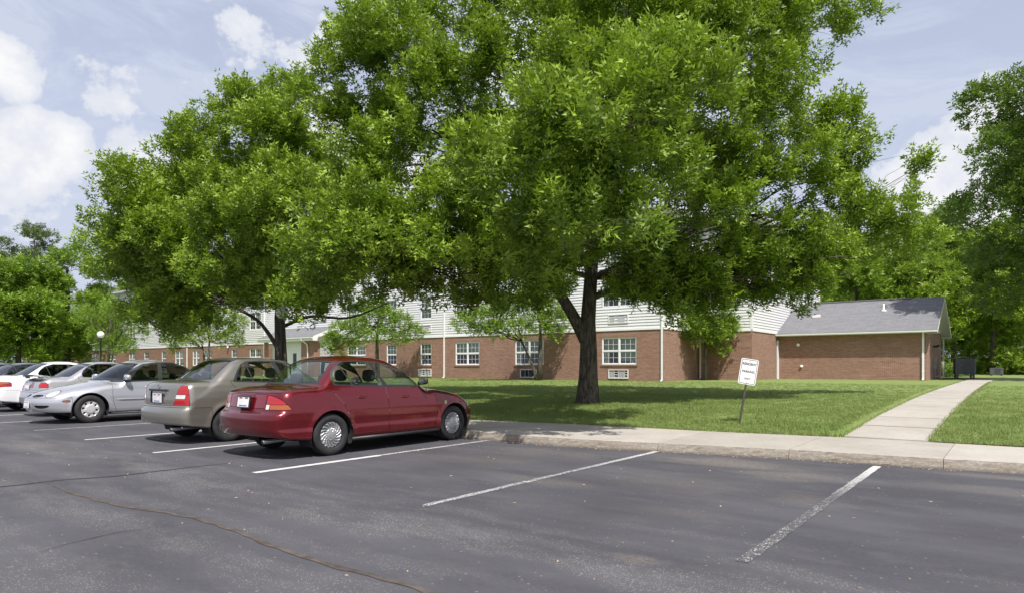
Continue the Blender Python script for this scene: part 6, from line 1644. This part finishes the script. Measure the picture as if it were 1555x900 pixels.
# --- silver sedan facing us
slot = lambda V: np.maximum(4.6 - V[:, 0], np.hypot((np.abs(V[:, 1]) - .27) / .19, (V[:, 2] - .638 - .02 * np.abs(V[:, 1])) / .032) * .032 - .032)
fog = lambda V: np.maximum(4.5 - V[:, 0], np.maximum(np.hypot((np.abs(V[:, 1]) - .50) / .17, (V[:, 2] - .425) / .062) * .06 - .06, V[:, 2] - .435))
def oval(V): 
    a = R(16); u = (np.abs(V[:, 1]) - .585) * .72 - (V[:, 0] - 4.66) * .69; v = V[:, 2] - .690; p = u * math.cos(a) + v * math.sin(a); q = -u * math.sin(a) + v * math.cos(a)
    return np.maximum(4.2 - V[:, 0], np.hypot(p / .150, q / .072) * .072 - .072)
make_car(dict(name='silver_sedan', label='silver four door sedan with oval headlamps, nose towards us', loc=(-18.05, 10.20, 0), rz=R(-90), paint=P_SILV,
    L=5.0, H=1.50, halfw=.92, axles=(1.25, 3.99), Rw=.325, Ra=.385, track=1.60, grid=.024, wheel='cap8', rim=.205, xm=2.45,
    w=[(0, .76), (.4, .84), (.9, .90), (1.6, .92), (3.0, .92), (3.8, .915), (4.3, .88), (4.7, .80), (5.0, .70)], bulge=BULGE, hcrown=.07,
    zt=[(0, .90), (.2, .99), (.6, 1.03), (1.1, 1.03), (1.6, .98), (3.0, .95), (3.35, .985), (3.6, .975), (3.9, .93), (4.3, .85), (4.6, .77), (4.8, .71), (5.0, .64)],
    xr=[(.12, .2), (.3, .05), (.5, .02), (.8, .08), (1.0, .2), (1.1, .4)], xf=[(.14, 4.80), (.24, 4.90), (.36, 4.965), (.50, 4.985), (.60, 4.95), (.68, 4.87), (.78, 4.70)], endbow=(.2, .50), rs=.14,
    zb=[(0, .34), (.7, .26), (1.5, .235), (3.4, .23), (4.2, .25), (5.0, .27)],
    zg=[(.5, .74), (.8, .99), (1.1, 1.16), (1.5, 1.36), (1.9, 1.46), (2.3, 1.495), (2.6, 1.495), (2.85, 1.455), (3.1, 1.35), (3.35, 1.20), (3.6, 1.035), (3.8, .89), (4.0, .75)],
    wg=[(.4, .80), (1.2, .88), (2.2, .90), (3.2, .89), (3.7, .86)], tumble=TUM, ws=(1.005, 1.40), rw=(1.05, 1.40), pillar=(.08, .12), bow=(.24, .2),
    dlo=[(.95, 1.03), (1.2, 1.20), (1.5, 1.34), (1.9, 1.405), (2.4, 1.41), (2.75, 1.36), (3.1, 1.19), (3.42, 1.0), (3.45, .965), (2.4, .985)],
    panes=[('window', [(1.35, 1.03), (1.3, 1.22), (1.55, 1.335), (1.9, 1.385), (2.28, 1.385), (2.36, 1.0)], 0), ('window', [(2.48, 1.0), (2.40, 1.385), (2.7, 1.345), (3.05, 1.18), (3.3, 1.035), (3.33, .99)], 1)],
    doors=[[(1.33, 1.0), (1.5, .75), (1.66, .5), (1.66, .31), (2.40, .30), (2.42, .98)], [(2.44, .98), (2.42, .30), (3.42, .28), (3.49, .5), (3.50, .70), (3.47, .96)]],
    handles=[(1.75, .82), (2.7, .82)], mould=(1.68, 3.45, .535, .535, P_SILV, .02), sill=(1.68, 3.55, .19, .23, M_BTRIM), mirror=(3.18, 1.03, P_SILV), mirror_size=1.2,
    lamps=[('headlight', M_HEAD, lambda V, N: oval(V), True, .002), ('grille', M_UNDER, lambda V, N: slot(V), True, -.02), ('fog_opening', M_UNDER, lambda V, N: fog(V), True, -.02),
           ('side_marker', M_AMB, lambda V, N: np.maximum(np.hypot((V[:, 0] - 4.47) / .085, (V[:, 2] - .525) / .028) * .028 - .028, .5 - np.abs(V[:, 1])), True, .003),
           ('taillight', M_RED, lambda V, N: np.maximum.reduce([V[:, 0] - .3, V[:, 2] - .88, .70 - V[:, 2], .35 - np.abs(V[:, 1])]), True, 0.0)],
    zones=[('front_bumper', P_SILV, lambda V, N: poly([(5.3, .05), (5.3, .59), (4.95, .60), (4.36, .615), (4.34, .05)], V[:, 0], V[:, 2]), 0.0),
           ('hood', P_SILV, lambda V, N: np.maximum.reduce([3.62 - .25 * V[:, 1] ** 2 - V[:, 0], V[:, 0] - 4.78 + .35 * V[:, 1] ** 2, np.abs(V[:, 1]) - .68 + .04 * (V[:, 0] - 3.6), .60 - V[:, 2], .3 - N[:, 2]]), 0.0)],
    cabin=(1.6, 2.45, 1.0, 3.2, 1.0), plates=[(4.995, .445, -4, False)], seatm=M_SEATD, glass=M_CGLASSD))

# --- the cars further along: rears towards us
def far_car(name, label, loc, paint, lamp, extra=(), glass=M_CGLASSD, seed=0, **kw):
    S = dict(name=name, label=label, loc=loc, rz=R(90), paint=paint, L=4.5, H=1.47, halfw=.86, axles=(1.0, 3.65), Rw=.31, Ra=.36, track=1.48, grid=.038, wheel='five', rim=.19, xm=1.95,
        w=[(0, .76), (.3, .81), (.7, .845), (1.2, .86), (2.2, .86), (3.4, .85), (3.9, .83), (4.2, .79), (4.5, .72)], bulge=BULGE,
        zt=[(0, .93), (.15, .99), (.3, 1.02), (.6, 1.04), (.9, 1.05), (1.3, .98), (3.0, .93), (3.3, .955), (3.6, .90), (4.0, .82), (4.3, .73), (4.5, .64)],
        xr=[(.10, .24), (.24, .12), (.36, .04), (.5, .02), (.6, .05), (.66, .09), (.85, .13), (.97, .2), (1.08, .40)], xf=[(.10, 4.3), (.3, 4.46), (.5, 4.48), (.65, 4.38), (.8, 4.1)],
        zb=[(0, .34), (.3, .30), (.7, .25), (1.4, .23), (3.2, .22), (4.5, .22)],
        zg=[(.3, .74), (.6, .96), (.78, 1.08), (1.0, 1.22), (1.25, 1.365), (1.5, 1.44), (1.8, 1.465), (2.1, 1.46), (2.4, 1.41), (2.7, 1.30), (3.0, 1.15), (3.3, .98), (3.6, .80), (3.8, .7)],
        wg=[(.4, .76), (1.0, .82), (2.0, .83), (3.0, .82), (3.5, .8)], tumble=TUM, ws=(.99, 1.385), rw=(1.065, 1.385), pillar=(.085, .085), pil_taper=.05, bow=(.22, .06),
        trim_w=.013, dlo=[(1.145, 1.045), (1.135, 1.13), (1.195, 1.21), (1.335, 1.318), (1.55, 1.385), (2.0, 1.385), (2.3, 1.33), (2.65, 1.19), (3.0, 1.02), (3.0, .985), (2.0, 1.01)],
        panes=[('quarter_window', [(1.15, 1.055), (1.14, 1.13), (1.2, 1.205), (1.34, 1.31), (1.42, 1.045)], 0), ('window', [(1.46, 1.043), (1.38, 1.33), (1.57, 1.37), (1.9, 1.372), (2.0, 1.03)], 0), ('window', [(2.1, 1.025), (2.0, 1.365), (2.28, 1.31), (2.6, 1.175), (2.9, 1.035), (2.9, 1.0)], 1)],
        doors=[[(1.05, 1.02), (1.2, .80), (1.33, .6), (1.35, .30), (2.06, .29), (2.06, 1.0)], [(2.08, 1.0), (2.08, .29), (3.1, .28), (3.15, .5), (3.12, .96)]],
        handles=[(1.55, .86), (2.45, .84)], mirror=(2.88, 1.04, paint),
        lamps=list(lamp), zones=[('rear_bumper', paint, lambda V, N: poly([(-.2, .05), (-.2, .655), (.66, .64), (.70, .05)], V[:, 0], V[:, 2]), 0.0),
             ('trunk_lid', paint, lambda V, N: np.maximum.reduce([V[:, 0] - .70 + .12 * V[:, 1] ** 2, np.abs(V[:, 1]) - .62, .70 - V[:, 2]]), 0.0)] + list(extra),
        cabin=(1.28, 2.15, .80, 2.95, 1.03), seatm=M_SEATD, glass=glass)
    S.update(kw); return make_car(S)
cp = far_car('silver_coupe', 'pale silver car with a black lipped spoiler between the silver sedan and the white car', (-20.9, 5.95, 0), P_SIL2,
    [('taillight', M_RED, lambda V, N: np.maximum.reduce([V[:, 0] - (.12 + (np.abs(V[:, 1]) > .6) * .22), V[:, 2] - .90, .76 - V[:, 2], .36 - np.abs(V[:, 1])]), True, 0.0),
     ('light_panel', M_DRED, lambda V, N: np.maximum.reduce([V[:, 0] - .3, V[:, 2] - .90, .76 - V[:, 2], np.abs(V[:, 1]) - .35, .17 - np.abs(V[:, 1])]), True, 0.0)], plates=[(.09, .79, 6, True)])
sp_ = MB(); n = 20
for k in range(n):
    y0, y1 = -.66 + 1.32 * k / n, -.66 + 1.32 * (k + 1) / n
    def sec_(y):
        b = .10 * (y / .66) ** 2; z = 1.085 - .03 * (abs(y) / .66) ** 3
        return [(.10 + b, y, z - .012), (.08 + b, y, z + .008), (.20 + b, y, z + .022), (.33 + b, y, z + .006), (.33 + b, y, z - .012)]
    A, B = sec_(y0), sec_(y1)
    for q in range(5): sp_.face([A[q], A[(q + 1) % 5], B[(q + 1) % 5], B[q]], mi=1 if q in (0, 4) else 0)
    if k in (0, n - 1): sp_.face(A if k == 0 else B[::-1])
sp_.box((.2, -.52, 1.0), (.3, -.46, 1.075)); sp_.box((.2, .46, 1.0), (.3, .52, 1.075))
sp_.outward().build('spoiler', [P_SIL2, M_BTRIM], cp, False)
far_car('white_sedan', 'white rounded sedan third from the left edge, with an orange red rear lamp', (-23.9, 5.85, 0), P_WHITE,
    [('turn_signal', M_AMB, lambda V, N: np.maximum(np.hypot((np.abs(V[:, 1]) - .62) / .24, (V[:, 2] - .84) / .05) * .05 - .05, V[:, 0] - .42), True, .003),
     ('taillight', M_RED, lambda V, N: np.maximum(np.hypot((np.abs(V[:, 1]) - .60) / .30, (V[:, 2] - .80) / .085) * .08 - .08, V[:, 0] - .46), True, .002)],
    [('rub_strip', P_WHITE, lambda V, N: np.maximum.reduce([V[:, 0] - .65, V[:, 2] - .44, .40 - V[:, 2]]), .010)], H=1.50,
    zg=[(.3, .80), (.6, 1.0), (.80, 1.11), (1.0, 1.235), (1.25, 1.385), (1.5, 1.46), (1.8, 1.49), (2.1, 1.485), (2.4, 1.43), (2.7, 1.32), (3.0, 1.17), (3.3, 1.0), (3.6, .82), (3.8, .7)],
    zt=[(0, .98), (.15, 1.04), (.3, 1.065), (.6, 1.075), (.9, 1.075), (1.3, 1.0), (3.0, .95), (3.3, .96), (3.6, .90), (4.0, .82), (4.3, .73), (4.5, .64)], rw=(1.095, 1.41))
lamp_std = [('taillight', M_RED, lambda V, N: np.maximum.reduce([V[:, 0] - .3, V[:, 2] - .92, .74 - V[:, 2], .45 - np.abs(V[:, 1])]), True, 0.0)]
far_car('dark_blue_sedan', 'dark navy sedan at the left edge, left of the white sedan', (-26.95, 5.9, 0), P_NAVY, lamp_std)
far_car('charcoal_sedan', 'charcoal car furthest left, only its roof showing past the navy sedan', (-29.95, 6.0, 0), P_CHAR, lamp_std)
# badges on the tan and red tails, aerial on the red car's wing
def under(name): return bpy.data.objects[name]
mb = MB(); mb.lathe([(.034, -.004), (.034, .006), (.026, .006), (.026, -.004)], 24); mb.v = [(.118 - v[2], v[0] * 1.25, .97 + v[1]) for v in mb.v]; b_ = mb.build('badge', M_CHROME, under('tan_sedan'))
mb = MB(); mb.box((.085, -.30, .895), (.125, .30, .925)); bevel(mb.build('plate_garnish', M_BTRIM, under('tan_sedan')), .008)
mb = MB(); mb.tube([(3.18, -.66, .93), (3.10, -.66, 1.35), (3.02, -.66, 1.72)], .0035, 5); mb.build('aerial', M_BLK, under('red_sedan'))
mb = MB(); mb.box((3.36, -.862, .66), (3.42, -.845, .72)); bevel(mb.build('badge', M_CHROME, under('red_sedan')), .01)

# ------------------------------------------------------------------ street furniture
def parking_sign():
    bx, by = -4.28, 12.84; z = float(ground_z(by))
    root = empty('parking_sign', (bx, by, z), 0.0); tag(root, 'white resident parking only sign on a leaning rusty post in the grass', 'sign')
    # faces the stalls and leans to the right
    root.rotation_euler = (Matrix.Rotation(R(30), 3, 'Z') @ Matrix.Rotation(R(9.5), 3, 'Y') @ Matrix.Rotation(R(-2), 3, 'X')).to_euler()
    ps = MB(); ps.box((-.017, 0, -.2), (.017, .004, .95)); ps.box((-.017, .004, -.2), (-.013, .026, .95)); ps.box((.013, .004, -.2), (.017, .026, .95))
    ps.build('post', M_RUST, root)
    w, h, z0, r = .305, .457, .78, .035
    w, h = .33, .50
    def rr(w, h, r, y, z0, n=6):
        P = []
        for (cx, cz, a0) in ((w / 2 - r, z0 + r, -90), (w / 2 - r, z0 + h - r, 0), (-w / 2 + r, z0 + h - r, 90), (-w / 2 + r, z0 + r, 180)):
            for k in range(n + 1):
                a = R(a0 + 90 * k / n); P.append((cx + r * math.cos(a), y, cz + r * math.sin(a)))
        return P
    pm = MB(); A = rr(w, h, r, -.010, z0); B = rr(w, h, r, -.004, z0)
    pm.face(A); pm.face(B[::-1])
    for k in range(len(A)): pm.face([A[k], B[k], B[(k + 1) % len(A)], A[(k + 1) % len(A)]])
    panel = pm.build('panel', M_SIGNW, root)
    bm_ = MB(); O = rr(w - .030, h - .030, r - .008, -.0112, z0 + .015); I = rr(w - .050, h - .050, r - .016, -.0112, z0 + .025)
    for k in range(len(O)): bm_.face([O[k], O[(k + 1) % len(O)], I[(k + 1) % len(O)], I[k]])
    bm_.build('border', M_INK, panel)
    for txt, zz, ww in (('RESIDENT', z0 + h - .125, .265), ('PARKING', z0 + h * .46, .235), ('ONLY', z0 + .095, .125)):
        cu = bpy.data.curves.new('lettering', 'FONT'); cu.body = txt; cu.size = .085; cu.align_x = 'CENTER'; cu.offset = .0028
        to = bpy.data.objects.new('lettering', cu); C.objects.link(to)
        bpy.context.view_layer.update(); me = bpy.data.meshes.new_from_object(to.evaluated_get(bpy.context.evaluated_depsgraph_get()))
        C.objects.unlink(to); bpy.data.objects.remove(to); me.materials.clear(); me.materials.append(M_INK)
        xs = [v.co.x for v in me.vertices]; sc = ww / (max(xs) - min(xs))
        o = link(bpy.data.objects.new('lettering', me), panel); o.scale = (sc, sc * 1.12, 1); o.rotation_euler = (R(90), 0, 0); o.location = (0, -.0116, zz)
    bo = MB()
    for zz in (z0 + .035, z0 + h - .042): bo.lathe([(0, -.016), (.008, -.015), (.009, -.010)], 8, 'Y', org=(0, 0, zz))
    bo.build('bolt', M_METAL, root)
parking_sign()

def lamp_post(label, x, y, h=3.05):
    z = float(ground_z(y)); root = empty('lamp_post', (x, y, z)); tag(root, label, 'lamp post', 'globe lamp posts')
    mb = MB(); mb.lathe([(.13, -.1), (.13, .06), (.10, .10), (.06, .22), (.05, .5), (.045, h - .42), (.075, h - .40), (.085, h - .34), (.06, h - .30), (.09, h - .22), (.10, h - .2), (0, h - .2)], 16)
    mb.build('post', M_BLK, root, True)
    g = MB(); g.lathe([(0.085, -.2), (.12, -.165), (.17, -.11), (.2, 0), (.185, .08), (.141, .141), (.08, .185), (0, .2)], 24, org=(0, 0, h)); g.build('globe', M_GLOBE, root, True)
lamp_post('black lamp post with white globe at the right side of the second ash trunk', -18.60, 12.2, 2.88)
lamp_post('white globe lamp post standing among the trees at the far left', -44.1, 16.5, 2.95)

def condenser(label, x, y, w, h, rz, stand=.28):
    z = float(ground_z(y)); root = empty('condenser_unit', (x, y, z), rz); tag(root, label, 'air conditioner', 'outdoor condenser units')
    mb = MB(); a = w / 2; c = .22; n = 5; P = []
    for (cx, cy, a0) in ((a - c, -a + c, -90), (a - c, a - c, 0), (-a + c, a - c, 90), (-a + c, -a + c, 180)):
        for k in range(n + 1):
            t = R(a0 + 90 * k / n); P.append((cx + c * math.cos(t), cy + c * math.sin(t)))
    def ring(mb, z0, z1, o):
        for k in range(len(P)):
            p, q = P[k], P[(k + 1) % len(P)]; s = 1 + o / a
            mb.face([(p[0] * s, p[1] * s, z0), (q[0] * s, q[1] * s, z0), (q[0] * s, q[1] * s, z1), (p[0] * s, p[1] * s, z1)])
    ring(mb, stand, stand + .06, .012); ring(mb, stand + h - .08, stand + h, .012)
    mb.face([(p[0] * 1.02, p[1] * 1.02, stand + h) for p in P]); mb.face([(p[0], p[1], stand + .02) for p in P][::-1])
    ring(mb, stand + .06, stand + h - .08, -.03)
    mb.box((-a * .98, -a - .03, stand), (-a * .35, -a + .25, stand + h - .02))
    mb.build('casing', M_COND, root)
    sl = MB(); k = 16
    for i in range(k): zz = stand + .08 + (h - .18) * i / k; ring(sl, zz, zz + (h - .18) / k * .55, .004)
    tag(sl.build('louvre', M_COND, root), kind='stuff')
    for sx in (-1, 1):
        for sy in (-1, 1):
            lm = MB(); lm.box((sx * a * .75 - .05, sy * a * .75 - .05, -.05), (sx * a * .75 + .05, sy * a * .75 + .05, stand)); lm.build('leg', M_COND, root)
    f = MB(); f.lathe([(a * .7, stand + h + .01), (a * .7, stand + h + .04), (a * .62, stand + h + .04), (a * .3, stand + h + .05), (0, stand + h + .05)], 20); f.build('fan_guard', M_BLK, root)
condenser('dark grey condenser unit on legs at the end of the path beside the brick wing', -2.65, 50.2, 1.12, .98, R(12))
condenser('dark condenser unit in deep shade under the trees right of the path', *at(1513, 56), .95, .55, R(5), .1)

# light mast far behind the left trees
mx, my = at(62, 112); mz = float(ground_z(my))
mast = empty('light_mast', (mx, my, mz)); tag(mast, 'tall thin light mast with a crossbar of lamps rising behind the left trees', 'mast')
mb = MB()
for dx in (-.22, .22):
    for dy in (-.22, .22): mb.tube([(dx, dy, -.5), (dx * .8, dy * .8, 24.4)], .045, 6)
for k in range(26):
    z0 = k * .94; s = 1 if k % 2 else -1
    mb.tube([(-.22 * s, -.2, z0), (.22 * s, -.2, z0 + .94)], .03, 4); mb.tube([(-.22 * s, .2, z0), (.22 * s, .2, z0 + .94)], .03, 4)
mb.build('lattice', M_METAL, mast)
mb = MB(); mb.box((-.95, -.08, 24.3), (.95, .08, 24.5)); mb.box((-.9, -.08, 25.0), (.9, .08, 25.15)); mb.box((-.06, -.06, 24.5), (.06, .06, 25.3)); cbx = mb.build('crossbar', M_METAL, mast)
for i, x in enumerate((-.75, -.28, .28, .75)):
    mb = MB(); mb.box((x - .18, -.3, 24.5), (x + .18, .0, 24.85)); bevel(mb.build('floodlight', M_METAL, mast), .04)
for c_ in mast.children: c_.rotation_euler = (0, 0, R(35))
